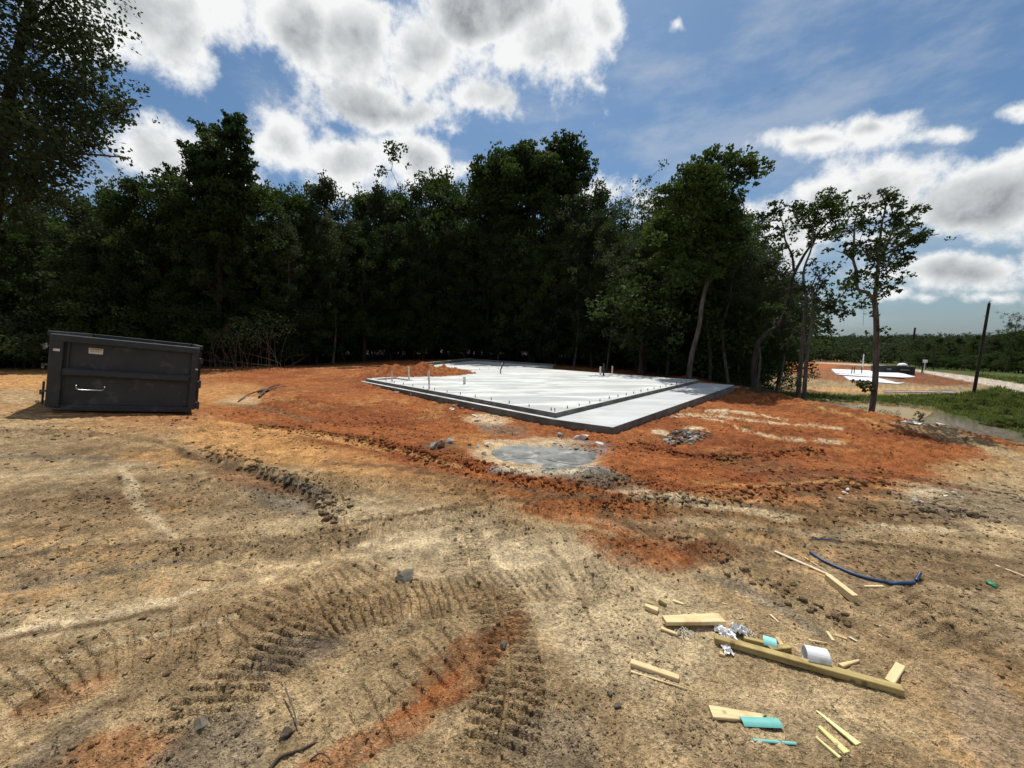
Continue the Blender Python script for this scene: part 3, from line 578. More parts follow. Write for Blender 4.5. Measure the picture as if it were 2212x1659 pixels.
MT = dict(
 ground=ground_mat(), slab=concrete_mat('cured_concrete', (.36, .375, .37), (.60, .61, .59)), porch=concrete_mat('broomed_concrete', (.40, .42, .42), (.50, .515, .515), True),
 side=mottled('formed_concrete_shade', (.10, .095, .078), (.17, .16, .14), 2.5, .85, bscale=20), chunk=mottled('broken_concrete', (.25, .25, .235), (.46, .45, .42), 6, .9, bscale=30, bdist=.02, c3=(.30, .14, .06), s3=5),  # formed tone holds curb grey and the backlit shade of slab sides
 claychunk=mottled('clay_smeared_stone', (.22, .12, .07), (.30, .24, .19), 5, .95, bscale=25, bdist=.02), whitechunk=mottled('pale_concrete', (.52, .50, .45), (.70, .68, .62), 5, .9, bscale=25, bdist=.02, c3=(.45, .22, .10), s3=4),
 puddle=mottled('slurry', (.12, .125, .12), (.25, .25, .235), 3.4, .95, spec=.05, bscale=30, bstr=.9, bdist=.01, c3=(.36, .35, .31), s3=5),
 steel=mottled('dumpster_paint', (.022, .025, .028), (.031, .034, .037), 2.2, .55, .35, c3=(.06, .06, .058), s3=5, bscale=3, bstr=.08, bdist=.02), steel_d=mottled('worn_highlight_paint', (.22, .23, .235), (.05, .055, .06), 3, .5, .5, lo=.4, hi=.6),
 chrome=plain('bare_steel', (.42, .42, .41), .35, .5, metallic=.8), label=plain('sticker_white', (.62, .60, .52), .5), yellow=plain('sticker_yellow', (.55, .45, .12), .5), print=plain('sticker_print', (.10, .09, .06), .6), rust=mottled('rusty_chain', (.08, .06, .05), (.18, .16, .15), 20, .6),
 black=mottled('black_paint', (.012, .012, .013), (.022, .022, .024), 2, .45, .4), faded=plain('faded_lettering', (.30, .31, .31), .6),
 pvc=mottled('white_pvc', (.68, .68, .68), (.80, .80, .80), 4, .35, .5, c3=(.42, .36, .28), s3=7), pvcd=mottled('dusty_pvc', (.55, .50, .43), (.72, .68, .60), 8, .6, c3=(.25, .16, .09), s3=9), darkpipe=plain('dark_conduit', (.03, .03, .032), .5), bolt=plain('anchor_bolt_steel', (.10, .09, .085), .5, metallic=.5),
 teal=mottled('teal_pvc', (.14, .42, .38), (.20, .50, .45), 8, .4, .4, c3=(.30, .30, .20), s3=10), tealpale=mottled('pale_teal_pvc', (.25, .60, .56), (.32, .66, .62), 8, .35, .4), blue=plain('blue_poly_pipe', (.02, .055, .13), .45, .4, .3, 10),
 wood=wood_mat('pine_board', (.58, .43, .22), (.68, .54, .31), (.42, .27, .12)), treated=wood_mat('treated_timber', (.32, .24, .09), (.42, .33, .14), (.22, .15, .06)), yel=wood_mat('split_yellow_wood', (.62, .55, .22), (.72, .66, .34), (.30, .22, .10)), palew=wood_mat('bleached_board', (.58, .47, .32), (.68, .58, .42), (.40, .24, .14)),
 plastic=plain('clear_white_plastic', (.80, .80, .79), .6, .3, .1, 8), fibre=plain('frayed_twine', (.62, .56, .45), .8), green=plain('green_scrap', (.03, .25, .12), .5), ring=plain('tan_ring', (.5, .45, .35), .6),
 bark=mottled('bark', (.022, .018, .015), (.055, .046, .04), 3, .95, stretch=(3, 3, .5), bscale=8, bdist=.03), barkp=mottled('pale_bark', (.055, .046, .038), (.13, .112, .095), 2.5, .95, stretch=(3, 3, .7), bscale=8, bdist=.03), stick=mottled('dead_wood', (.045, .032, .025), (.10, .075, .055), 8, .9), twigp=mottled('dry_twig', (.07, .055, .04), (.14, .11, .085), 8, .9),
 leaf=leaf_mat('leaf_dark', (.016, .030, .010), (.050, .078, .018), .32), leafb=leaf_mat('leaf_mid', (.030, .055, .012), (.065, .095, .022), .3), leafc=leaf_mat('leaf_olive', (.022, .034, .014), (.055, .072, .028), .32), grass=leaf_mat('grass_blades', (.055, .080, .018), (.13, .145, .040), .38),
 pole=mottled('creosote_pole', (.028, .022, .018), (.05, .04, .033), 2, .9, stretch=(3, 3, .4)), sheet=plain('white_sheeting', (.70, .72, .73), .5), clod=mottled('dry_clod', (.20, .14, .08), (.36, .25, .14), 1.5, .97, .05), clodo=mottled('clay_clod', (.20, .06, .022), (.36, .12, .04), 1.5, .97, .05), clodg=mottled('grey_clod', (.10, .09, .07), (.20, .17, .13), 5, .97, .05, bscale=30, bdist=.01))
def water_mat():
    m, t, b = base_mat('muddy_water', .05, .5); tcn = N(t, 'ShaderNodeTexCoord')
    b.inputs['Base Color'].default_value = (.23, .15, .045, 1); b.inputs['Roughness'].default_value = .08; b.inputs['Specular IOR Level'].default_value = .015; n = N(t, 'ShaderNodeTexNoise', i_Scale=3.0, i_Detail=3.0); t.links.new(tcn.outputs['Object'], n.inputs['Vector']); bump(t, b, n.outputs[0], .08, .02); return m
MT['water'] = water_mat()

# ------------------------------------------------------------------ the ground: one sheet
def build_ground():
    dense = np.linspace(R(-61), R(61), 1060); rest = np.linspace(R(61), R(299), 62)[1:-1]
    ang = np.concatenate([dense, rest]); rr = np.concatenate([np.linspace(.25, 1.1, 7), np.exp(np.linspace(math.log(1.2), math.log(34), 640)), np.exp(np.linspace(math.log(34.6), math.log(4000), 120))])
    A, RR = np.meshgrid(ang, rr); X = (np.sin(A)*RR).ravel(); Y = (np.cos(A)*RR).ravel()
    Z = H(X, Y)
    na, nr = len(ang), len(rr)
    co = np.stack([X, Y, Z], 1)
    i, j = np.meshgrid(np.arange(nr-1), np.arange(na), indexing='ij'); j2 = (j+1) % na
    q = np.stack([i*na+j, (i+1)*na+j, (i+1)*na+j2, i*na+j2], -1).reshape(-1, 4)
    q = q[:, ::-1]
    q = q[:, ::-1] if False else q
    tri_c = len(co); co = np.vstack([co, [[0, 0, hz(0, 0)]]])
    me = np_mesh('ground', co, q.ravel(), 4)
    colr = np.ones((len(co), 4), np.float32); colr[:-1, :3] = soil(X, Y, Z); colr[-1, :3] = SAND
    at = me.color_attributes.new('soil', 'FLOAT_COLOR', 'POINT'); at.data.foreach_set('color', colr.ravel())
    me.polygons.foreach_set('use_smooth', np.ones(len(q), bool))
    o = link('ground', me, MT['ground']); tag(o, kind='structure')
    return o
GO = build_ground()
# make sure it faces up
if GO.data.polygons[1000].normal.z < 0: GO.data.flip_normals()

# pond
mb = MB(); P = [(p.x+(p.x-PC.x)*.25, p.y+(p.y-PC.y)*.25) for p in POND]
mb.add([(x, y, PZ) for x, y in P], [tuple(range(len(P)))]); w = mb.obj('pond_water', MT['water']); tag(w, kind='structure')
if w.data.polygons[0].normal.z < 0: w.data.flip_normals()

# ------------------------------------------------------------------ house slab
ZT, ZP = -.15, -.27
def sl(px, py, z=ZT): return on_z(px, py, z).xy
A_, B_, E_, G_, K_ = sl(790, 818), sl(1200, 892), sl(1510, 820.8), sl(1028, 799), sl(1194, 790.5)
Cc, Dd = sl(1324, 923, ZP), sl(1587, 832, ZP)
e1 = (A_-B_); e2 = (E_-B_)
L1, L2 = e1.length, e2.length; e1 /= L1; e2 /= L2
house = empty('house_slab', (B_.x, B_.y, -.5)); tag(house, 'pale new concrete house slab with a lower porch strip in the orange clay', 'concrete slab')
def reparent(o, root): o.parent = root; o.matrix_parent_inverse = root.matrix_world.inverted() if False else Matrix.Translation(-Vector(root.location)); return o
def P2(u, v): return B_+e1*u+e2*v
mb = MB()
# recess near the far left corner: cells in (u,v)
def uv(p):
    d = p-B_; M2 = Matrix(((e1.x, e2.x), (e1.y, e2.y))).inverted(); q = M2 @ d; return q.x, q.y
rc = [uv(sl(801, 819)), uv(sl(846, 815)), uv(sl(896, 821)), uv(sl(850, 826))]
u0, u1 = min(p[0] for p in rc)+.1, max(p[0] for p in rc)-.1; v0, v1 = min(p[1] for p in rc)+.15, max(p[1] for p in rc)-.05
u1 = min(u1, L1-.18); v0 = max(v0, .18)
us = [0, u0, u1, L1]; vs_ = [0, v0, v1, L2]
for i in range(3):
    for j in range(3):
        a, b, c, d = P2(us[i], vs_[j]), P2(us[i+1], vs_[j]), P2(us[i+1], vs_[j+1]), P2(us[i], vs_[j+1])
        zt = ZT-.07 if (i, j) == (1, 1) else ZT
        mb.prism([a, b, c, d], ZP-.2, zt)
o = mb.obj('main_slab', MT['slab'], None); reparent(o, house)
# side skins of the main slab (dark colour stands in for their backlit shade)
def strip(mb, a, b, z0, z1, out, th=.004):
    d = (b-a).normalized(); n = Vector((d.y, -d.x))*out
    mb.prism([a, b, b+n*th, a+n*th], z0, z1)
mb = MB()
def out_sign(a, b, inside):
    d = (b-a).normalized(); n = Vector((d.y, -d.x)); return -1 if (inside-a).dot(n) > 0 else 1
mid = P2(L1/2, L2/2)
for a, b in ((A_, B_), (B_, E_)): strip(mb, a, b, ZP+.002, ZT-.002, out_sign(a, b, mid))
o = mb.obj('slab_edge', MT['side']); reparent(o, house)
# brick ledge along the front left side and porch
n1 = Vector(((B_-A_).normalized().y, -(B_-A_).normalized().x))*out_sign(A_, B_, mid)
led = [A_+n1*.004-e2*.0+e1*.25, A_+n1*.17+e1*.25, B_+n1*.17-e1*.0, B_+n1*.004]
mb = MB(); mb.prism(led, -.62, ZP+.001); o = mb.obj('brick_ledge', MT['slab']); reparent(o, house)
Bo = B_+n1*.17
mb = MB(); E2 = E_+(E_-B_).normalized()*.02
mb.prism([Bo+(Cc-Bo)*.002, Cc, Dd, E2+(Dd-E2).normalized()*.006, B_+(Cc-B_).normalized()*.006], -.62, ZP); o = mb.obj('porch_slab', MT['porch']); reparent(o, house)
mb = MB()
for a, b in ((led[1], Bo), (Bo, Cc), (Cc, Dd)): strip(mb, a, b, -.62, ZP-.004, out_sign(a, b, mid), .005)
o = mb.obj('footing_face', MT['side']); reparent(o, house)  # dark skins put the backlit shade into the footing colour
# garage wing
zg = ZT
gA, gB, gC, gD = sl(898, 784, zg+.1), sl(1025, 776, zg+.1), K_, G_
gF = sl(925, 789, zg)
mb = MB(); mb.prism([gF, gB, gC, G_], -.62, zg-.02); o = mb.obj('garage_slab', MT['slab']); reparent(o, house)
def wall(mb, a, b, w, z0, z1):
    d = (b-a).normalized(); n = Vector((d.y, -d.x))*w; mb.prism([a, b, b+n, a+n], z0, z1)
mb = MB(); gi_ = (gF+gB+gC)/3
wall(mb, gF, gB, .55*out_sign(gF, gB, gi_), -.62, zg+.17); wall(mb, gB, gC, .3*out_sign(gB, gC, gi_), -.62, zg+.10)
o = mb.obj('stem_curb', MT['side']); reparent(o, house)
mb = MB(); wall(mb, gF, G_, .14*out_sign(gF, G_, gi_), -.62, zg-.03); o = mb.obj('form_board', MT['palew']); reparent(o, house)
# bolts
bm = MB(); bm.tube([(0, 0, -.02), (0, 0, .075)], .008, 6); bm.tube([(0, 0, .03), (0, 0, .042)], .016, 6); bme = bm.mesh('anchor_bolt'); bme.materials.append(MT['bolt'])
pos = [P2(.14, .15+k*(L2-.3)/19) for k in range(20)]+[P2(.25+k*(L1-.5)/14, .14) for k in range(15)]
dg = (G_-K_); pos += [K_+dg*(k/9+.04)+(gB-K_).normalized()*.25 for k in range(9)]
for p in pos:
    o = link('anchor_bolt', bme); o.location = (p.x, p.y, ZT-.002); o.rotation_euler = (random.uniform(-.08, .08), random.uniform(-.08, .08), 0); o.scale = (1.3, 1.3, random.uniform(.9, 1.3)); reparent(o, house)
def stub(px, yb, yt, wpx, mat, name='pipe_stub', bend=None, cap=False):
    p = on_z(px, yb, ZT); dep = p.y*CP-(p.z-EYE)*SP; h = (yb-yt)/F*dep; r = wpx/2/F*dep
    mb = MB(); pts = [(p.x, p.y, ZT-.05), (p.x, p.y, ZT+h*.5), (p.x, p.y, ZT+h)]
    if bend: pts = [(p.x, p.y, ZT-.05), (p.x+.01, p.y, ZT+h*.35), (p.x+bend*.4, p.y, ZT+h*.7), (p.x+bend, p.y, ZT+h)]
    mb.tube(pts, r, 12)
    if cap: mb.tube([(p.x, p.y, ZT+h*.55), (p.x, p.y, ZT+h*.75)], r*1.3, 12)
    o = mb.obj(name, mat); reparent(o, house); return o
z3 = lambda x, y: (778.6+.2*x, 752+.2*y)
for zx, zb, zt, wz, mt_, nm, bd, cp in ((342, 360, 250, 15, 'pvcd', 'pipe_stub', None, False), (525, 345, 205, 17, 'pvcd', 'pipe_stub', None, False), (733, 335, 250, 12, 'pvcd', 'pipe_stub', None, False), (743, 440, 250, 18, 'pvcd', 'pipe_stub', None, False),
        (1123, 388, 310, 28, 'pvcd', 'pipe_stub', None, False), (1513, 275, 155, 12, 'darkpipe', 'flexible_conduit', .22, False), (1530, 210, 158, 9, 'pvcd', 'pipe_stub', None, False)):
    x, yb = z3(zx, zb); stub(x, yb, 752+.2*zt, wz*.2, MT[mt_], nm, bd, cp)
for zx, zb, zt, wz, mt_ in ((1362, 143, 100, 10, 'pvcd'), (1379, 148, 82, 10, 'darkpipe'), (1426, 137, 98, 8, 'pvcd')):
    stub(752+.4*zx, 752+.4*zb, 752+.4*zt, wz*.4, MT[mt_], 'pipe_stub' if mt_ != 'darkpipe' else 'conduit', None, zx == 1379)

# ------------------------------------------------------------------ roll-off dumpster
YAW = R(39.7)
DW, DH, DL = 2.46, 1.646, 4.6
lb = gnd(95, 889)
dump = empty('rolloff_dumpster', (-9.885, 8.026, .112))
dump.rotation_mode = 'XYZ'
dump.rotation_euler = (Matrix.Rotation(R(40.6), 3, 'Z') @ Matrix.Rotation(R(7.99), 3, 'Y')).to_euler()
tag(dump, 'charcoal grey steel roll-off dumpster standing tilted on the dirt', 'dumpster')
def part(name, mb, mat, parent=dump, label=None):
    o = mb.obj(name, mat, parent)
    if label: o['label'] = label
    return o
mb = MB(); b = .012
mb.box((DW/2, .10, .07), (DW-.20, .10, .14), bev=b); mb.box((DW/2, .085, DH-.075), (DW, .17, .15), bev=b)
mb.box((.10, .09, DH/2), (.20, .16, DH-.155), bev=b); mb.box((DW-.07, .09, DH/2), (.14, .16, DH-.155), bev=b)
part('end_frame', mb, MT['steel'])
mb = MB(); mb.box((1.26, .045, .85), (2.11, .14, .16), bev=.03); part('cross_rail', mb, MT['steel'])
mb = MB(); mb.box((1.262, .135, 1.21), (2.15, .03, .56)); mb.box((.265, .10, 1.21), (.03, .06, .55)); part('door_panel', mb, MT['steel'])
mb = MB(); mb.box((1.262, .135, .455), (2.15, .03, .625)); part('door_panel', mb, MT['steel'])
mb = MB()
for x in (.03, DW-.03): mb.box((x, .18+DL/2, DH/2+.05), (.06, DL, DH-.12))
mb.box((DW/2, .18+DL, DH/2+.05), (DW-.13, .06, DH-.12)); mb.box((DW/2, .18+DL/2, .14), (DW-.13, DL-.07, .06)); part('hopper', mb, MT['steel'])
mb = MB()
for x in (.0, DW): mb.box((x, .19+DL/2, DH+.005), (.13, DL, .10), bev=.01)
mb.box((DW/2, .18+DL, DH+.005), (DW-.15, .12, .10), bev=.01); part('top_rail', mb, MT['steel'])
mb = MB(); mb.box((DW/2, .075, DH+.004), (DW*.985, .11, .006)); part('worn_highlight_edge', mb, MT['steel_d'])  # pale worn strip; the thin highlight along the top is put into its colour
for x in (-.03, DW+.03):
    for k in range(7):
        mb = MB(); mb.box((x, .55+k*.7, DH/2), (.07, .09, DH-.22)); part('side_rib', mb, MT['steel'])
mb = MB(); mb.tube([(.42, .10, .575), (.42, .03, .555), (.43, .02, .50), (.46, .02, .475), (.80, .02, .475), (.84, .02, .49), (.85, .03, .545), (.85, .10, .56)], .012, 8); part('handle', mb, MT['chrome'])
mb = MB(); mb.box((.665, .118, 1.345), (.22, .006, .125)); lab = part('warning_label', mb, MT['label'])
mb = MB(); mb.box((.665, .113, 1.382), (.20, .004, .034)); part('label_stripe', mb, MT['yellow'], lab)
mb = MB()
for k in range(11): mb.box((.585+k*.0165, .1095, 1.383), (.009, .003, .016))
part('label_text', mb, MT['print'], lab)
mb = MB()
for k, wd in enumerate((.17, .15)): mb.box((.665, .1135, 1.348-k*.018), (wd, .003, .004))
part('small_print', mb, MT['print'], lab)
mb = MB(); mb.box((.105, .0085, 1.31), (.095, .004, .05)); part('reflector', mb, MT['label'])
mb = MB(); mb.box((DW-.03, .0085, 1.10), (.05, .004, .035)); part('reflector', mb, MT['label'])
for zz, hh in ((.72, .17), (.18, .17), (1.32, .13)):
    mb = MB(); mb.box((DW+.035, .09, zz), (.07, .12, hh), bev=.01); mb.tube([(DW+.06, .05, zz-hh/2-.01), (DW+.06, .05, zz+hh/2+.01)], .022, 10); part('hinge', mb, MT['steel'])
for zz in (.42, 1.38, .98):
    mb = MB(); mb.box((-.04, .10, zz), (.10, .07, .035)); mb.box((-.075, .09, zz-.03), (.04, .05, .10)); part('latch', mb, MT['rust'])
mb = MB(); mb.tube([(-.05, .11, .12), (-.05, .11, .62)], .018, 8); part('latch_bar', mb, MT['steel'])
mb = MB(); mb.box((-.05, .08, 1.37), (.03, .03, .07)); mb.tube([(-.04, .08, 1.43), (-.12, .06, 1.40), (-.06, .06, 1.36)], .008, 6); part('latch_tag', mb, MT['chrome'])
# chain of separate links
prev = None
lk = MB(); ring = [(.02*math.cos(a), 0, .034*math.sin(a)) for a in np.linspace(0, 2*math.pi, 9)]; lk.tube(ring, .006, 5, cap=False); lkm = lk.mesh('chain_link'); lkm.materials.append(MT['rust'])
cp = [(-.10, .06, .20)]+[(-.12+.55*t, .02-.05*math.sin(t*3.1), .20-.28*math.sin(t*2.6)*.62+.04*t) for t in np.linspace(0, 1, 16)]
for i in range(len(cp)-1):
    a, bb = Vector(cp[i]), Vector(cp[i+1]); o = link('chain_link', lkm, None, dump); o.location = (a+bb)/2
    o.rotation_euler = ((bb-a).normalized().to_track_quat('Z', 'Y') @ Quaternion((0, 0, 1), R(90*(i % 2)))).to_euler()
for x in (.3, DW-.3):
    mb = MB(); mb.box((x, .2+DL/2, .055), (.12, DL, .11)); part('skid_rail', mb, MT['steel'])
mb = MB(); mb.tube([(DW*.15, .35, .04), (DW*.3, .35, .04)], .08, 12); part('ground_roller', mb, MT['steel'])
mb = MB(); mb.tube([(DW*.7, .35, .04), (DW*.85, .35, .04)], .08, 12); part('ground_roller', mb, MT['steel'])
# scuffs
for c_, d_, a_ in (((1.18, .1195, .33), (.10, .002, .012), -35), ((1.22, .1195, .22), (.08, .002, .016), -30), ((1.15, .1195, .67), (.05, .002, .02), 0)):
    mb = MB(); mb.box(c_, d_, Matrix.Rotation(R(a_), 3, 'Y')); part('scuff_mark', mb, MT['steel'])

# ------------------------------------------------------------------ boards and debris of the foreground
def board(p1, p2, wpx, th, mat, label, cat='board', name='lumber_piece', lift=0, on_edge=False, taper=None, diag=0, group='timber offcuts scattered on the sand', h2=None, off=0):
    a = gnd(*p1); c = gnd(*p2); mid = (a+c)/2; dep = mid.y*CP-(mid.z-EYE)*SP
    d = (c-a); L = math.hypot(d.x, d.y); yaw = math.atan2(d.y, d.x); w = wpx/F*dep
    za, zc = hz(a.x, a.y), hz(c.x, c.y); pitch = -math.atan2(zc-za, L)
    w2 = w if taper is None else w*taper
    th *= .78 if not on_edge else 1
    if on_edge: W_, T_ = th, w
    else: W_, T_ = w, th
    mb = MB(); x = L/2; k = W_/2; k2 = k if taper is None else k*taper; b = min(.0025, T_*.2)
    n = 3; vs = []; fs = []
    for (sx, kk, sh) in ((-x, k, 0), (0, (k+k2)/2, 0), (x, k2, diag)):
        vs += [(sx-sh*.5, -kk, b), (sx-sh*.5, -kk, T_-b), (sx-sh*.45, -kk+b, T_), (sx+sh*.45, kk-b, T_), (sx+sh*.5, kk, T_-b), (sx+sh*.5, kk, b), (sx, kk-b, 0), (sx, -kk+b, 0)]
    for i in range(2):
        for j in range(8): fs.append((i*8+j, i*8+(j+1) % 8, (i+1)*8+(j+1) % 8, (i+1)*8+j))
    fs += [tuple(range(7, -1, -1)), tuple(range(16, 24))]
    fs = [tuple(reversed(f)) for f in fs]
    mb.add(vs, fs); o = mb.obj(name, mat)
    smp = [hz(a.x+d.x*t, a.y+d.y*t) for t in (0, .25, .5, .75, 1)]
    chord = [za+(zc-za)*t for t in (0, .25, .5, .75, 1)]
    up = max(0, max(s_-c_ for s_, c_ in zip(smp, chord)))*.6
    o.location = (mid.x, mid.y, (za+zc)/2+up+lift-.002)
    o.rotation_euler = (Matrix.Rotation(yaw, 3, 'Z') @ Matrix.Rotation(pitch, 3, 'Y')).to_euler()
    return tag(o, label, cat, group)
def z6(x, y): return (1283+.36*x, 1106+.36*y)
wd, tr_, yl, pw = MT['wood'], MT['treated'], MT['yel'], MT['palew']
board(z6(722, 760), z6(1850, 1068), 17, .042, tr_, 'long olive treated timber lying across the sand beside the white pipe', 'timber', 'timber_beam')
board(z6(420, 668), z6(765, 648), 21, .030, wd, 'wide pale board propped over crumpled white plastic', lift=.022, taper=1.35)
board(z6(400, 692), z6(505, 722), 8, .018, wd, 'small board end lying under the propped board, with white frayed twine on it')
board(z6(222, 895), z6(510, 995), 14, .030, wd, 'thick short board alone, parallel above a thin tapering strip')
board(z6(222, 938), z6(628, 1080), 5, .008, wd, 'thin tapering strip lying along the thick short board', taper=.25)
board(z6(700, 1195), z6(1010, 1232), 30, .018, wd, 'diagonally cut flat board partly under the teal half pipe', diag=.05, taper=.6)
board(z6(1338, 1180), z6(1588, 1400), 5, .010, yl, 'long yellow splinter of split wood, upper of the split pieces', taper=3.0)
board(z6(1352, 1290), z6(1520, 1455), 9, .018, yl, 'broken yellow board stump, widest of the split pieces', taper=1.8)
board(z6(1332, 1350), z6(1478, 1480), 5, .014, yl, 'mossy yellow split strip, lowest of the split pieces', taper=1.6)
board(z6(1775, 1015), z6(1840, 918), 16, .020, wd, 'short board end pointing away behind the tip of the long timber')
board(z6(1400, 405), z6(1565, 530), 17, .038, wd, 'stubby board standing on edge below the long bleached lath', on_edge=True)
board(z6(1085, 238), z6(1408, 372), 7, .012, pw, 'long bleached lath pointing at the board on edge')
board(z6(1262, 270), z6(1405, 358), 3, .008, wd, 'slim sliver beside the bleached lath', taper=.4)
board(z6(1480, 905), z6(1592, 872), 10, .018, wd, 'tapered chip behind the long timber, right of the white pipe', taper=.4)
board(z6(1402, 695), z6(1440, 756), 6, .010, wd, 'narrow chip standing first of the two behind the white pipe')
board(z6(1450, 715), z6(1520, 745), 9, .010, wd, 'flat chip beside the narrow chip behind the white pipe', taper=.6)
board(z6(1290, 748), z6(1402, 772), 4, .008, wd, 'thin sliver just behind the white pipe', taper=.4)
board(z6(1622, 441), z6(1735, 440), 5, .010, wd, 'small lath scrap under the blue pipe end')
board(z6(752, 835), z6(786, 850), 11, .022, wd, 'triangular wood scrap in front of the long timber near its far end', taper=.3)
board(z6(306, 562), z6(384, 590), 9, .036, wd, 'wedge shaped wood block, nearest of three small dark blocks', taper=1.6)
board(z6(386, 526), z6(430, 540), 6, .030, tr_, 'small dark wedge block, right one of the three blocks', taper=1.8)
board(z6(315, 545), z6(355, 552), 6, .024, tr_, 'small dark offcut behind the wedge shaped block', taper=1.4)
board(z6(474, 518), z6(538, 540), 8, .010, wd, 'thin yellow chip beyond the propped board', taper=.7)
board(z6(900, 755), z6(1060, 788), 9, .034, tr_, 'brown offcut behind the long timber, left of the teal square', off=0)
board(z6(1055, 815), z6(1172, 800), 13, .034, tr_, 'brown block behind the long timber, below the teal square')
board(z6(1100, 745), z6(1132, 795), 9, .026, wd, 'narrow brown offcut right behind the teal square')
board(z6(498, 625), z6(535, 645), 5, .010, wd, 'tiny lath sticking out behind the propped board')
for p, q, wz in (((505, 582), (522, 596), 5), ((590, 586), (615, 590), 3), ((1710, 716), (1732, 732), 4), ((850, 455), (868, 464), 3), ((912, 490), (930, 498), 3), ((1535, 735), (1580, 765), 5), ((1060, 600), (1110, 640), 5), ((1705, 676), (1730, 682), 3), ((770, 528), (800, 533), 3), ((1210, 770), (1228, 776), 3)):
    board(z6(*p), z6(*q), wz, .006, pw, 'tiny pale wood chip lying loose on the sand', 'wood chip', 'wood_chip', group='tiny wood chips on the sand', taper=.6)
board((2150, 1222), (2212, 1250), 4, .008, pw, 'thin pale lath at the edge of the sand beyond the blue pipe')
# boards at the crest
board((2022, 921), (2036, 932), 5, .05, pw, 'short pale stake end standing at the crest above the mud', group='scraps on the crest')
board((2028, 934), (2072, 931), 3, .05, pw, 'pale batten lying along the crest above the mud', group='scraps on the crest')

def shell(p1, p2, rpx, arc, mat, name, label, cat, th=.004, lift=0, a0=0, full=False, segs=20, lay=0):
    a = gnd(*p1); c = gnd(*p2); mid = (a+c)/2; dep = mid.y*CP-(mid.z-EYE)*SP; r = rpx/F*dep
    d = c-a; L = math.hypot(d.x, d.y); yaw = math.atan2(d.y, d.x)
    mb = MB(); angs = np.linspace(R(a0), R(a0+arc), segs+1); vs = []; fs = []
    for x in (-L/2, L/2):
        for rr in (r, r-th):
            for q in angs: vs.append((x, rr*math.cos(q), rr*math.sin(q)))
    n = segs+1
    for i in range(segs):
        fs += [(i, i+1, 2*n+i+1, 2*n+i), (n+i+1, n+i, 3*n+i, 3*n+i+1), (i+1, i, n+i, n+i+1), (2*n+i, 2*n+i+1, 3*n+i+1, 3*n+i)]
    if not full: fs += [(0, 2*n, 3*n, n), (n-1, 2*n-1, 4*n-1, 3*n-1)]
    mb.add(vs, fs); zmin = min(v[2] for v in vs)
    o = mb.obj(name, mat); o.location = (mid.x, mid.y, hz(mid.x, mid.y)-zmin-.004+lift); o.rotation_euler = (lay, 0, yaw)
    o.data.polygons.foreach_set('use_smooth', [False]*len(o.data.polygons)); return tag(o, label, cat)
shell(z6(1262, 872), z6(1398, 900), 18.5, 360, MT['pvc'], 'pipe_offcut', 'short white pipe offcut lying open ended behind the long timber', 'pipe', .006, full=True, segs=28)
shell(z6(885, 1258), z6(1116, 1268), 17, 105, MT['teal'], 'half_pipe', 'teal split half pipe lying against the diagonally cut board', 'pipe', .004, a0=20, segs=12, lay=R(8))
shell(z6(955, 1362), z6(1212, 1384), 4, 120, MT['teal'], 'pipe_strip', 'narrow teal strip lying alone nearest the camera', 'pipe strip', .002, a0=30, segs=6, lift=.008)
shell(z6(1012, 765), z6(1092, 788), 17, 75, MT['tealpale'], 'pipe_scrap', 'pale teal curved square of pipe propped behind the long timber', 'pipe scrap', .004, a0=60, segs=8, lift=.035, lay=R(20))
# blue pipe
def gtube(pts, rpx, mat, name, label, cat, bury=.3, lifts=None, n=8, tap=None):
    W_ = [gnd(*p) for p in pts]; sm = []
    for i in range(len(W_)-1):
        p0, p1, p2, p3 = W_[max(i-1, 0)], W_[i], W_[i+1], W_[min(i+2, len(W_)-1)]
        for k in range(5):
            t = k/5; sm.append(.5*((2*p1)+(-p0+p2)*t+(2*p0-5*p1+4*p2-p3)*t*t+(-p0+3*p1-3*p2+p3)*t**3))
    sm.append(W_[-1]); dep = sm[len(sm)//2].y+.1; r = rpx/F*dep; mb = MB(); hh = H([p.x for p in sm], [p.y for p in sm]); q = []
    for i, p in enumerate(sm):
        lf = 0
        if lifts: lf = float(np.interp(i/(len(sm)-1), *lifts))
        q.append((p.x, p.y, float(hh[i])+r*(1-bury)+lf))
    qs = [Vector(v) for v in q]
    for i in range(1, len(qs)-1): qs[i].z = max(qs[i].z, (q[i-1][2]+q[i][2]+q[i+1][2])/3)
    mb.tube(qs, [r*(tap if tap else 1)*1.0 if not tap else r*(1-(1-tap)*i/(len(qs)-1)) for i in range(len(qs))], n)
    return thing_mesh(name, mb, mat, (qs[0].x, qs[0].y, qs[0].z), label, cat)
gtube([z6(1298, 240), z6(1370, 290), z6(1470, 335), z6(1580, 380), z6(1700, 412), z6(1820, 432), z6(1925, 428)], 3.4, MT['blue'], 'blue_pipe', 'long curved blue plastic pipe lying on the sand past the boards', 'pipe', bury=.1)
gtube([z6(1935, 410), z6(1945, 398), z6(1955, 388)], 3.4, MT['blue'], 'pipe_end', 'stub of blue pipe poking up beside the curved blue pipe tip', 'pipe', bury=.3, lifts=([0, 1], [0, .03]))
gtube([z6(1310, 162), z6(1390, 158), z6(1480, 166)], 1.5, MT['blue'], 'buried_pipe', 'sliver of blue pipe half buried in the dirt', 'pipe', bury=1.0)
gtube([z6(1262, 208), z6(1266, 190)], 2.2, MT['blue'], 'buried_pipe', 'tiny blue pipe piece sticking from the dirt near the buried sliver', 'pipe', bury=.6)
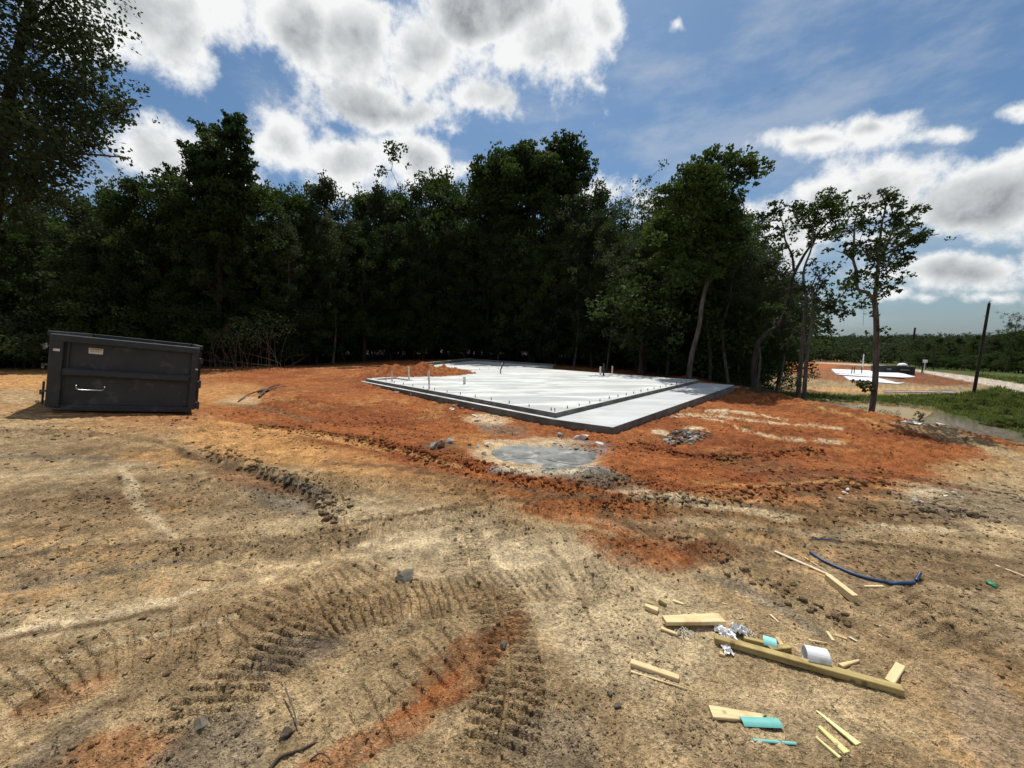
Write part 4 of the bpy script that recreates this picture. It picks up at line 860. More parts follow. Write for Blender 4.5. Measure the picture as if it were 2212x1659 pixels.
# sticks, twigs
z7 = lambda x, y: (265.4+.46*x, 1106+.46*y)
gtube([z7(690, 1210), z7(740, 1160), z7(830, 1120), z7(905, 1078)], 4.2, MT['stick'], 'dead_branch', 'thick dark dead branch lying closest to the camera', 'branch', bury=.2, tap=.5)
gtube([z7(880, 1160), z7(940, 1150), z7(985, 1185)], 2, MT['stick'], 'dead_branch', 'thin crooked dark root beside the thick dead branch', 'branch', bury=.2, tap=.4, lifts=([0, .5, 1], [0, .02, 0]))
gtube([z7(765, 850), z7(790, 905), z7(808, 960), z7(820, 1020)], 1.9, MT['twigp'], 'bare_twig', 'straight bare brown twig beside a dark rag of bark', 'twig', bury=0, tap=.6, lifts=([0, .5, 1], [.03, .02, 0]))
gtube([z6(785, 1305), z6(800, 1360), z6(822, 1405)], 1.2, MT['stick'], 'bare_twig', 'short dark twig left of the narrow teal strip', 'twig', bury=0, tap=.6)
gtube([z7(350, 300), z7(430, 310)], 1, MT['stick'], 'bare_twig', 'faint thin twig on the flat tan dirt', 'twig', bury=0)
gtube([(1085, 990), (1130, 985), (1180, 988), (1262, 1008)], .6, MT['rust'], 'rebar_rod', 'thin rusty rod lying over the grey slurry puddle', 'rod', bury=0, n=5, lifts=([0, 1], [.03, .03]))
gtube([(1085, 968), (1150, 973), (1290, 980)], .8, MT['rust'], 'rebar_rod', 'thin rusty rod lying behind the grey slurry puddle', 'rod', bury=0, n=5, lifts=([0, 1], [.03, .03]))

# lumpy stones / clods
def lump(name, px, py, wpx, hpx, mat, label=None, cat=None, group=None, seed=0, sink=.3, depth=1.0, sub=2, flat=True, ang=.35):
    import bmesh
    p = gnd(px, py); dep = p.y*CP-(p.z-EYE)*SP; w = wpx/2/F*dep; h = hpx/2/F*dep
    bm = bmesh.new(); bmesh.ops.create_icosphere(bm, subdivisions=sub, radius=1)
    rnd = random.Random(seed*31+int(px*7+py)); q = [(Vector((rnd.gauss(0, 1), rnd.gauss(0, 1), rnd.gauss(0, 1))).normalized(), rnd.uniform(.45, .85)) for _ in range(9)]
    for v in bm.verts:
        c = v.co.copy()
        for n_, k in q:
            e_ = c.dot(n_)-k
            if e_ > 0: c -= n_*e_
        c *= 1+rnd.uniform(-.05, .05); v.co = Vector((c.x*w, c.y*w*depth, c.z*h))
    me = bpy.data.meshes.new(name); bm.to_mesh(me); bm.free()
    o = link(name, me, mat); o.location = (p.x, p.y, hz(p.x, p.y)+h*(1-sink*1.6)); o.rotation_euler = (rnd.uniform(-ang, ang), rnd.uniform(-ang, ang), rnd.uniform(0, 6))
    return tag(o, label, cat, group)
gr = 'concrete lumps around the slurry puddle'
z5 = lambda x, y: (752+.4*x, 752+.4*y)
for i, (x, y, w_, h_, mt_, lb_) in enumerate([(463, 548, 46, 50, 'chunk', 'tall dark grey concrete lump leading the row left of the puddle'), (505, 548, 56, 60, 'claychunk', 'clay brown rock between the two grey lumps left of the puddle'), (550, 520, 52, 34, 'chunk', 'rounded grey concrete lump behind the clay brown rock'),
        (748, 530, 40, 26, 'whitechunk', 'pale lump nearest the upper left rim of the puddle'), (735, 562, 34, 20, 'claychunk', 'tan lump on the near left rim of the puddle'), (700, 538, 22, 26, 'whitechunk', 'small upright white lump left of the puddle rim'), (655, 535, 26, 18, 'claychunk', 'small brown stone between the lump row and the puddle'),
        (1143, 478, 44, 32, 'chunk', 'grey broken slab edge behind the puddle'), (1262, 492, 108, 34, 'whitechunk', 'large flat cream coloured rock behind the puddle'), (1358, 520, 52, 20, 'whitechunk', 'small pale slab right of the large cream rock'), (838, 463, 26, 18, 'claychunk', 'small clay stone beyond the puddle'),
        (1115, 526, 26, 12, 'whitechunk', 'small white stone first on the far rim of the puddle'), (1150, 533, 22, 12, 'chunk', 'small grey stone second on the far rim of the puddle'), (1195, 545, 30, 14, 'chunk', 'grey stone third on the far rim of the puddle'), (1235, 548, 34, 14, 'chunk', 'grey stone last on the far rim of the puddle'),
        (698, 398, 42, 16, 'whitechunk', 'pale flat lump in the clay between slab and puddle'), (690, 372, 50, 12, 'whitechunk', 'thin pale flake of concrete nearer the slab'), (262, 243, 34, 12, 'claychunk', 'brown stone near the far corner of the slab'), (347, 258, 26, 18, 'chunk', 'grey stone beside the slab edge, near the brown stone'), (480, 530, 10, 10, 'claychunk', None), (1530, 425, 40, 18, 'claychunk', 'brown clay lump against the porch corner')]):
    if lb_: lump('concrete_lump', *z5(x, y), w_*.4, h_*.4, MT[mt_], lb_, 'stone', gr, i)
rn = random.Random(5)
for i in range(90):   # heap of broken concrete right of the puddle
    t = rn.random(); x = 1690+230*rn.random(); y = 455+75*rn.random()
    if abs(x-1800)/130+abs(y-492)/50 > 1.15: continue
    lump('rubble_piece', *z5(x, y), rn.uniform(14, 52)*.4, rn.uniform(10, 34)*.4, MT[rn.choice(['chunk', 'clodg', 'claychunk', 'clodg'])], 'grey broken concrete piece in the small heap on the orange clay', 'rubble', 'broken concrete heap on the clay', i, sub=1)
for i in range(26):   # broken bits right edge
    x = rn.choice([1590, 1630, 1660, 1800, 1850, 1260])+rn.uniform(-40, 50); y = {0: 340, 1: 375, 2: 435}[rn.choice([0, 1, 1])]+rn.uniform(-14, 18)
    lump('rubble_piece', 1327+.4*x, 929+.4*y, rn.uniform(10, 34)*.4, rn.uniform(5, 12)*.4, MT[rn.choice(['chunk', 'whitechunk'])], 'small pale fragment in the grey scatter beyond the blue pipe', 'rubble', 'pale fragments beyond the blue pipe', 60+i, sub=1)
lump('dirt_clod', *z7(1325, 305), 44, 20, MT['clodg'], 'long dark crusted clod at the end of the arced tyre track', 'clod', None, 3, sub=3, ang=.1)
lump('dirt_clod', *z7(1790, 640), 18, 14, MT['clodg'], 'small dark clod on top of the straight tyre track', 'clod', None, 4)
lump('dirt_clod', *z7(365, 1000), 36, 26, MT['clodg'], 'large grey clod in the near tyre track', 'clod', None, 5, sub=3)
lump('dirt_clod', *z6(95, 1075), 16, 12, MT['clodg'], 'dark round clod, upper of the pair before the thin strip', 'clod', None, 6)
lump('dirt_clod', *z6(145, 1150), 18, 13, MT['clodg'], 'dark round clod, lower of the pair before the thin strip', 'clod', None, 7)
lump('stone', *z7(695, 418), 15, 9, MT['clod'], 'cream stone beyond the grey churned tyre track', 'stone', None, 8)
lump('stone', 2145, 1264, 26, 11, MT['green'], 'small green tinted lump near the far end of the sand', 'stone', None, 9)
lump('bark_rag', *z7(765, 1040), 32, 16, MT['stick'], 'ragged black scrap of bark beside the straight twig', 'bark scrap', None, 10, sub=3)
rn = random.Random(77)
for i in range(22):
    t = rn.uniform(-1, 1); lump('concrete_crumb', *z5(622+t*78, 318+12*abs(t)+rn.uniform(-9, 9)), rn.uniform(10, 30)*.4, rn.uniform(7, 18)*.4*(1.2-abs(t)), MT['whitechunk'], 'cream crumb in the low ridge of concrete spill beside the slab', 'concrete spill', 'cream concrete spill beside the slab', i, sub=1)
for i in range(18):
    t = rn.uniform(-1, 1); lump('concrete_crumb', *z5(780+t*56, 430+rn.uniform(-11, 11)), rn.uniform(8, 22)*.4, rn.uniform(5, 10)*.4, MT['chunk'], 'grey crumb in the gritty spill between the slab and the puddle', 'concrete spill', 'grey gritty spill beyond the puddle', 30+i, sub=1)
def crumple(name, px, py, wpx, hpx, mat, label, cat, seed, lift=0, group=None):
    import bmesh
    p = gnd(px, py); dep = p.y*CP-(p.z-EYE)*SP; w = wpx/2/F*dep; h = hpx/F*dep
    bm = bmesh.new(); bmesh.ops.create_grid(bm, x_segments=12, y_segments=9, size=1); r_ = random.Random(seed)
    for v in bm.verts:
        n = r_.random(); v.co = Vector((v.co.x*w*(1+r_.uniform(-.3, .3)), v.co.y*w*.7+r_.uniform(-.2, .2)*w, h*(.15+.85*n)*(1-.6*(v.co.x**2+v.co.y**2)/2)))
    me = bpy.data.meshes.new(name); bm.to_mesh(me); bm.free(); o = link(name, me, mat)
    md = o.modifiers.new('thickness', 'SOLIDIFY'); md.thickness = .0015
    o.location = (p.x, p.y, hz(p.x, p.y)+lift); o.rotation_euler = (0, 0, r_.uniform(0, 3)); return tag(o, label, cat, group)
crumple('plastic_wad', *z6(785, 715), 38, 16, MT['plastic'], 'crumpled clear white plastic at the end of the long timber', 'plastic film', 1)
crumple('plastic_wad', *z6(872, 712), 30, 24, MT['plastic'], 'taller crumpled plastic wad behind the long timber', 'plastic film', 2)
crumple('plastic_wad', *z6(800, 815), 24, 10, MT['plastic'], 'small white wad in front of the long timber', 'plastic film', 3)
crumple('green_scrap', *z6(655, 612), 16, 5, MT['green'], 'dark green scrap behind the propped board', 'plastic scrap', 4)
crumple('paper_cup', *z6(775, 662), 6, 4, MT['plastic'], 'tiny white scrap above the plastic at the timber end', 'plastic scrap', 5, .01)
crumple('white_sheeting', 452, 789, 52, 12, MT['sheet'], 'white plastic sheeting crumpled at the wood edge past the dumpster', 'plastic sheet', 6, .02)
crumple('white_scrap', 1970, 924, 26, 6, MT['sheet'], 'white flat scrap lying on the clay crest', 'plastic scrap', 7, .05)
def fringe(px, py, wpx, n, label, seed):
    p = gnd(px, py); dep = p.y; r_ = random.Random(seed); w = wpx/F*dep; mb = MB(); z = hz(p.x, p.y)
    for i in range(n):
        a = Vector((p.x+r_.uniform(-w, w)*.5, p.y+r_.uniform(-w, w)*.3, z+r_.uniform(.002, .02))); d_ = Vector((r_.uniform(-1, 1), r_.uniform(-1, .4), 0)).normalized()*w*.35
        mb.tube([a, a+d_*.5+Vector((0, 0, .012)), a+d_+Vector((0, 0, -.004))], .0016, 4, cap=False)
    thing_mesh('frayed_twine', mb, MT['fibre'], (p.x, p.y, z), label, 'twine')
fringe(*z6(540, 715), 30, 46, 'white frayed twine on the small board end', 1)
fringe(*z6(932, 728), 24, 50, 'tangle of pale twine between the plastic wad and teal square', 2)
p = gnd(*z6(860, 602)); mb = MB(); z = hz(p.x, p.y); mb.tube([(p.x+.028*math.cos(a), p.y+.028*math.sin(a), z+.012+.008*math.sin(a)) for a in np.linspace(0, 2*math.pi, 25)], .0024, 6, cap=False)
thing_mesh('wire_ring', mb, MT['ring'], (p.x, p.y, z), 'small tan ring lying beyond the plastic wads', 'ring')
# wet slurry
mb = MB(); n = 84; nrg = 20; vs = []; fs = []; zz = float(hbase(WASH.x, WASH.y))-.045
for q in range(nrg+1):
    for k in range(n):
        a = 2*math.pi*k/n; rr = .80+.10*math.sin(3*a+1)+.05*math.sin(7*a)+.03*math.sin(17*a+2)+.28*math.exp(-((a-5.6)/.35)**2); f = (q+.001)/nrg
        vs.append([WASH.x+rr*f*1.04*math.cos(a), WASH.y+rr*f*.88*math.sin(a), 0])
va_ = np.array(vs); fr = np.repeat(np.arange(nrg+1)/nrg, n)
va_[:, 2] = zz+.020*(1-fr**3)+.014*fbm(va_[:, 0], va_[:, 1], 4, 3, 501)+.006*fbm(va_[:, 0], va_[:, 1], 22, 3, 503)+.02*np.exp(-((fr-.86)/.06)**2)*(fbm(va_[:, 0], va_[:, 1], 3, 2, 505)+.3)-.03*ss(.93, 1, fr)
for q in range(nrg):
    for k in range(n): fs.append((q*n+k, (q+1)*n+k, (q+1)*n+(k+1) % n, q*n+(k+1) % n))
mb.add([tuple(v) for v in va_], fs, True); sl_ = mb.obj('slurry_puddle', MT['puddle']); sl_['kind'] = 'stuff'
if sl_.data.polygons[0].normal.z < 0: sl_.data.flip_normals()

# loose crumbs of soil (stuff)
def crumbs(name, n, region, smin, smax, mats):
    import bmesh
    bm = bmesh.new(); bmesh.ops.create_icosphere(bm, subdivisions=1, radius=1); vs = np.array([v.co[:] for v in bm.verts]); fs = np.array([[v.index for v in f.verts] for f in bm.faces]); bm.free()
    X = []; 
    pxs = rng.uniform(region[0], region[2], n*3); t = rng.random(n*3)
    # even in ground area near, thinning with distance
    az_ = rng.uniform(R(-60), R(60), n*3); rr = np.exp(rng.uniform(math.log(region[1]), math.log(region[3]), n*3)); x = np.sin(az_)*rr; y = np.cos(az_)*rr
    keep = fbm(x, y, .9, 3, 301)+.5*fbm(x, y, 4, 2, 303) > rng.normal(.12, .22, n*3); x, y = x[keep][:n], y[keep][:n]
    m = (x < 10); x, y = x[m], y[m]
    d1 = (x-B_.x)*n1.x+(y-B_.y)*n1.y
    inslab = np.array([in_poly(np.array([(q.x, q.y) for q in (A_, B_, Cc, Dd, E_, K_, G_)]), x, y)])[0]
    x, y = x[~inslab], y[~inslab]
    k = len(x); z = H(x, y); s = smin+(smax-smin)*rng.random(k)**3.5
    s = s*np.clip(np.hypot(x, y)/4, .6, 2.0)
    V = np.empty((k, len(vs), 3))
    jit = 1+rng.uniform(-.3, .3, (k, len(vs), 1)); th = rng.uniform(0, 6.28, k); c_, s_ = np.cos(th), np.sin(th)
    v = vs[None]*jit*np.stack([rng.uniform(.7, 1.5, k), rng.uniform(.7, 1.2, k), rng.uniform(.45, .9, k)], 1)[:, None]*s[:, None, None]
    V[..., 0] = v[..., 0]*c_[:, None]-v[..., 1]*s_[:, None]+x[:, None]; V[..., 1] = v[..., 0]*s_[:, None]+v[..., 1]*c_[:, None]+y[:, None]; V[..., 2] = v[..., 2]+z[:, None]+s[:, None]*.1
    Fc = (fs[None]+(np.arange(k)*len(vs))[:, None, None]).reshape(-1)
    me = np_mesh(name, V.reshape(-1, 3), Fc, 3)
    cl = soil(x, y, z)*rng.uniform(.6, 1.15, (k, 1)); ca = np.ones((k*len(vs), 4), np.float32); ca[:, :3] = np.repeat(cl, len(vs), 0)
    a_ = me.color_attributes.new('soil', 'FLOAT_COLOR', 'POINT'); a_.data.foreach_set('color', ca.ravel())
    o = link(name, me, MT['ground']); tag(o, kind='stuff'); return o
crumbs('soil_crumbs', 26000, (0, 1.35, 2212, 15), .0025, .0145, None)

def berm_clods():
    import bmesh
    bm = bmesh.new(); bmesh.ops.create_icosphere(bm, subdivisions=1, radius=1); vs = np.array([v.co[:] for v in bm.verts]); fs = np.array([[v.index for v in f.verts] for f in bm.faces]); bm.free()
    X = []; Y = []; Sz = []
    for P, w, hh in RUW:
        if hh <= .03: continue
        L = np.sum(np.hypot(*(P[1:]-P[:-1]).T)); n = int(L*130*w/.09); k = rng.integers(0, len(P)-1, n); t = rng.random(n)
        q = P[k]+(P[k+1]-P[k])*t[:, None]+rng.normal(0, w*.8, (n, 2)); X.append(q[:, 0]); Y.append(q[:, 1]); Sz.append(.004+.02*rng.random(n)**3*np.clip(np.hypot(q[:, 0], q[:, 1])/3, .8, 1.8))
    for P, w, pitch, dep, chev, mot in TRW:
        L = np.sum(np.hypot(*(P[1:]-P[:-1]).T)); n = int(L*80); k = rng.integers(0, len(P)-1, n); t = rng.random(n)
        q = P[k]+(P[k+1]-P[k])*t[:, None]+rng.normal(0, w*.7, (n, 2)); X.append(q[:, 0]); Y.append(q[:, 1]); Sz.append(.003+.012*rng.random(n)**3)
    x = np.concatenate(X); y = np.concatenate(Y); s = np.concatenate(Sz); m = np.hypot(x-WASH.x, y-WASH.y) > 1.0; x, y, s = x[m], y[m], s[m]; k = len(x); z = H(x, y)
    V = np.empty((k, len(vs), 3)); v = vs[None]*(1+rng.uniform(-.35, .35, (k, len(vs), 1)))*np.stack([rng.uniform(.7, 1.6, k), rng.uniform(.7, 1.2, k), rng.uniform(.5, 1, k)], 1)[:, None]*s[:, None, None]; th = rng.uniform(0, 6.28, k); c_, s_ = np.cos(th), np.sin(th)
    V[..., 0] = v[..., 0]*c_[:, None]-v[..., 1]*s_[:, None]+x[:, None]; V[..., 1] = v[..., 0]*s_[:, None]+v[..., 1]*c_[:, None]+y[:, None]; V[..., 2] = v[..., 2]+(z+s*.25)[:, None]
    me = np_mesh('churned_clods', V.reshape(-1, 3), (fs[None]+(np.arange(k)*len(vs))[:, None, None]).reshape(-1), 3)
    ca = np.ones((k*len(vs), 4), np.float32); ca[:, :3] = np.repeat(soil(x, y, z)*rng.uniform(.6, 1.1, (k, 1)), len(vs), 0); a_ = me.color_attributes.new('soil', 'FLOAT_COLOR', 'POINT'); a_.data.foreach_set('color', ca.ravel())
    o = link('churned_clods', me, MT['ground']); tag(o, kind='stuff'); print('CLODS', k)
berm_clods()
# ------------------------------------------------------------------ trees
def leaves(cl, rad, cnt, size, sq=.8, aspect=.62):
    """cl (n,3), rad (n,), cnt (n,)"""
    idx = np.repeat(np.arange(len(cl)), cnt); n = len(idx)
    d = rng.normal(size=(n, 3)); d /= np.linalg.norm(d, axis=1)[:, None]; rr = rng.random(n)**.45
    c = cl[idx]+d*(rad[idx]*rr)[:, None]*np.array((1, 1, sq))
    u = rng.normal(size=(n, 3)); u[:, 2] -= .25; u /= np.linalg.norm(u, axis=1)[:, None]
    w = rng.normal(size=(n, 3)); v = np.cross(u, w); v /= np.linalg.norm(v, axis=1)[:, None]
    s = size*rng.uniform(.55, 1.25, n)[:, None]
    V = np.stack([c-u*s, c+v*s*aspect+u*s*.1, c+u*s, c-v*s*aspect+u*s*.1], 1).reshape(-1, 3)
    return V, np.arange(n*4)
def crown_mesh(name, V, F_, mat):
    me = np_mesh(name, V, F_, 4); me.materials.append(mat); return me
def gen_tree(seed, h, r0, cb, spread, shape, ncl, per, leaf, mat, bark, lean=0, crad=.55, thin=False):
    r_ = random.Random(seed); tb = MB(); cls = []; cr = []
    tp = []; x = y = 0
    for i in range(9):
        f = i/8; tp.append(Vector((x+lean*f*f*h, y, f*h*.96))); x += r_.uniform(-.022, .022)*h; y += r_.uniform(-.02, .02)*h
    tb.tube(tp, [r0*(1-.88*i/8)+.012 for i in range(9)], 8)
    def tpos(f):
        k = min(f*8, 7.999); i = int(k); return tp[i].lerp(tp[i+1], k-i)
    nb = max(8, int(ncl/11)); ga = 2.399
    for i in range(nb):
        f = cb+(1-cb)*((i+.5)/nb)**.9; f = min(f, .985); g_ = (f-cb)/(1-cb)
        if shape == 'broad': env = math.sin(math.pi*min(1, .18+.80*g_))**.7
        elif shape == 'oval': env = math.sin(math.pi*(.12+.82*g_))**.9
        elif shape == 'cone': env = 1.05-g_*.85
        elif shape == 'vase': env = .35+.75*g_
        else: env = 1-.45*g_
        L = spread*env*r_.uniform(.65, 1.25); a = i*ga+r_.uniform(-.5, .5); up = r_.uniform(.15, .7)+.5*g_
        p0 = tpos(f*.93); dirh = Vector((math.cos(a), math.sin(a), 0)); pts = [p0]
        for k in range(1, 5):
            t = k/4; pts.append(p0+dirh*L*t+Vector((r_.uniform(-.1, .1)*L, r_.uniform(-.1, .1)*L, L*up*t*(1-.25*t)+r_.uniform(-.05, .05)*L)))
        rb = r0*(.42-.30*g_)
        tb.tube(pts, [max(.012, rb*(1-.8*k/4)) for k in range(5)], 5, cap=False)
        for k in range(int(ncl/nb)):
            t = r_.uniform(.3, 1.05) if k else 1.0; q = min(t*4, 3.999); j = int(q); b0 = pts[j].lerp(pts[j+1], q-j)
            off = Vector((r_.gauss(0, 1), r_.gauss(0, 1), r_.gauss(.15, .7)))*L*.22; ce = b0+off
            if r_.random() < .6: tb.tube([b0, b0.lerp(ce, .5)+Vector((0, 0, .04)), ce], [.018, .012, .006], 3, cap=False)
            cls.append(ce[:]); cr.append(crad*r_.uniform(.5, 1.35))
    cls.append(tuple(tpos(.999))); cr.append(crad*.8)
    cls = np.array(cls); cr = np.array(cr); cnt = np.maximum(4, (per*(cr/crad)**2*rng.uniform(.5, 1.3, len(cr)))).astype(int)
    V, F_ = leaves(cls, cr, cnt, leaf)
    tm = tb.mesh('trunk'); tm.materials.append(bark); return tm, crown_mesh('crown', V, F_, mat)
PR = {
 'broad': gen_tree(1, 12, .20, .16, 3.4, 'broad', 300, 62, .098, MT['leaf'], MT['bark'], crad=.44),
 'oval': gen_tree(2, 13, .18, .12, 2.7, 'oval', 300, 60, .095, MT['leaf'], MT['bark'], crad=.48),
 'olive': gen_tree(3, 12, .18, .10, 2.9, 'broad', 300, 58, .090, MT['leafc'], MT['bark'], crad=.48),
 'spiky': gen_tree(4, 12, .16, .10, 2.6, 'cone', 300, 56, .086, MT['leafb'], MT['bark'], crad=.50),
 'airy': gen_tree(5, 13, .15, .30, 2.9, 'vase', 250, 48, .086, MT['leaf'], MT['barkp'], lean=.05, crad=.44),
 'tall': gen_tree(8, 13, .11, .42, 2.0, 'oval', 200, 52, .082, MT['leafc'], MT['barkp'], lean=.03, crad=.55),
 'meadow': gen_tree(9, 1.6, .03, .02, 1.2, 'low', 90, 60, .045, MT['grass'], MT['bark'], crad=.26),
 'shrub': gen_tree(6, 4.5, .06, .02, 2.6, 'low', 170, 60, .085, MT['leaf'], MT['bark'], crad=.50),
 'shrubb': gen_tree(7, 3.6, .05, .02, 2.4, 'low', 150, 60, .075, MT['leafc'], MT['bark'], crad=.45),
}
HT = dict(broad=12.3, oval=13.3, olive=12.3, spiky=12.3, airy=13.6, tall=13.3, meadow=1.9, shrub=5.0, shrubb=4.0)
def put_tree(kind, x, y, h, label, cat='tree', group='trees of the dense wood', name='dense_tree', wide=1.0, rz=None):
    z = float(hbase(x, y))-.12; s = h/HT[kind]; root = empty(name, (x, y, z), (random.uniform(-.03, .03), random.uniform(-.03, .03), random.uniform(0, 6.28) if rz is None else rz))
    root.scale = (s*wide, s*wide, s)
    for nm, me in zip(('trunk', 'crown'), PR[kind]):
        o = bpy.data.objects.new(nm, me); C.objects.link(o); o.parent = root
    return tag(root, label, cat, group)
def edge_depth(px): return float(np.interp(px, [-700, -200, 300, 600, 850, 1050, 1250, 1400, 1550, 1650], [22, 24, 27, 31, 38, 40, 33, 27, 21, 20]))
sky_line = [(-260, 300), (-120, 330), (40, 420), (150, 400), (250, 390), (330, 372), (395, 400), (470, 420), (560, 385), (640, 398), (712, 372), (770, 400), (822, 388), (870, 398), (922, 362), (985, 398), (1045, 352), (1120, 318), (1200, 330), (1290, 392), (1340, 402), (1410, 432), (1480, 400)]
kinds = ['olive', 'broad', 'oval', 'olive', 'oval', 'broad', 'oval', 'broad', 'broad', 'spiky', 'olive', 'spiky', 'olive', 'oval', 'broad', 'olive', 'oval', 'broad', 'oval', 'olive', 'airy', 'airy', 'broad']
lbl = {2: 'dark tree behind the dumpster, under the tall spreading tree', 5: 'dense tree whose top stands just before the tall pronged tree', 9: 'pointed tree top first along the skyline past the pronged tree', 10: 'feathery dark tree top beneath the big white cloud', 11: 'spiky tree with peaked top beneath the big white cloud',
       14: 'round topped dark tree above the far wing of the slab', 16: 'tall tree shouldering the highest clump above the slab', 19: 'dusty olive tree right of the highest clump', 20: 'loose topped tree before the small white cloud'}
def zone(px):
    return 'behind the dumpster' if px < 430 else 'between the dumpster and the slab' if px < 780 else 'behind the far wing of the slab' if px < 1190 else 'behind the right half of the slab' if px < 1520 else 'beyond the porch corner of the slab'
def wood_label(px): return 'dark leafy tree massed in the wood '+zone(px)
def wood_group(px): return 'trees of the dense wood '+zone(px)
for i, (px, top) in enumerate(sky_line):
    d = edge_depth(px)+random.uniform(1.5, 4.5); p = at_y(px, top, d); zb = float(hbase(p.x, d)); put_tree(kinds[i], p.x, d, (p.z-zb)*1.05, lbl.get(i) or wood_label(px), group=wood_group(px) if i not in lbl else 'trees of the skyline', wide=random.uniform(.72, .95))
# front fringe, lower
for i, px in enumerate(range(-420, 1480, 78)):
    px += random.uniform(-25, 25); d = edge_depth(px)+random.uniform(-.3, 1.2); p = at_y(px, 500+random.uniform(-60, 90), d)
    put_tree(random.choice(['olive', 'oval', 'broad', 'olive', 'airy']), p.x, d, p.z-float(hbase(p.x, d)), wood_label(px), group=wood_group(px), wide=random.uniform(.8, 1.05))
for k, (dd, tp) in enumerate(((6, 440), (10, 430), (15, 445), (22, 450))):
    for px in range(-520, 1660, 92):
        px += random.uniform(-35, 35); d = edge_depth(px)+dd+random.uniform(-1.2, 1.2); p = at_y(px, tp+random.uniform(-30, 60), d)
        put_tree(random.choice(['olive', 'oval', 'broad', 'spiky']), p.x, d, max(6, p.z-float(hbase(p.x, d))), wood_label(px), group=wood_group(px), wide=random.uniform(.85, 1.1))
for px, top in ((905, 430), (1000, 440), (1075, 420), (1245, 430), (1320, 450), (1392, 470), (700, 430), (612, 440)):
    d = edge_depth(px)-.9+random.uniform(-.3, .3); p = at_y(px, top, d); put_tree('tall', p.x, d, p.z-float(hbase(p.x, d)), 'slim bare stemmed tree before the wood '+zone(px), group='slim stems in front of the wood', name='slim_tree', wide=.85)
# understorey
for i in range(66):
    px = -450+i*32+random.uniform(-12, 12); 
    if px > 1640: break
    if px > 600 and random.random() < .45: continue
    d = edge_depth(px)-.6+random.uniform(-.4, 2.2)+(2.4 if px > 1380 else 0); p = at_y(px, 800, d); put_tree(random.choice(['shrub', 'shrubb']), p.x, d, random.uniform(2.6, 6.0), 'dark leafy shrub in the undergrowth '+zone(px), 'shrub', 'undergrowth shrubs '+zone(px), 'undergrowth_shrub', wide=random.uniform(.9, 1.2))
for row_, hh in ((4.5, 4.5), (10, 6.0), (17, 7.5)):
    for px in range(-460, 1640, 52):
        px += random.uniform(-16, 16); d = edge_depth(px)+row_+random.uniform(-1, 1)+(1.5 if px > 1380 else 0); p = at_y(px, 780, d)
        put_tree(random.choice(['shrub', 'shrubb']), p.x, d, hh*random.uniform(.8, 1.3), 'dark leafy shrub in the undergrowth '+zone(px), 'shrub', 'undergrowth shrubs '+zone(px), 'undergrowth_shrub', wide=1.25)
# right hand return of the wood, running along the pad edge
for i, (px, top, d, k) in enumerate([(1400, 470, 23, 'olive'), (1450, 560, 22.5, 'shrub'), (1530, 480, 25, 'broad'), (1590, 520, 27, 'olive'), (1640, 560, 26, 'oval'), (1530, 700, 23.5, 'shrub'), (1575, 740, 22.4, 'shrubb'), (1620, 730, 23.9, 'shrub'), (1600, 430, 20.4, 'tall'), (1655, 520, 19.4, 'tall'), (1555, 450, 21.2, 'tall'), (1625, 500, 22.6, 'tall'), (1690, 560, 21.4, 'tall'), (1480, 720, 23.4, 'shrub'), (1560, 450, 26, 'oval'), (1650, 560, 27, 'olive'), (1690, 640, 26, 'olive'), (1480, 440, 28, 'broad'), (1620, 480, 31, 'oval')]):
    p = at_y(px, top, d); zb = float(hbase(p.x, d)); sh = 'shrub' in k
    put_tree(k, p.x, d, max(2.2, p.z-zb), 'dark leafy shrub in the undergrowth '+zone(px) if sh else ('slender tree with bare lower trunk at the wood edge beyond the porch corner' if k == 'tall' else wood_label(px)), 'shrub' if sh else 'tree', 'undergrowth shrubs '+zone(px) if sh else ('slender trees beyond the porch corner' if k == 'tall' else wood_group(px)), 'undergrowth_shrub' if sh else 'dense_tree', wide=1.05)

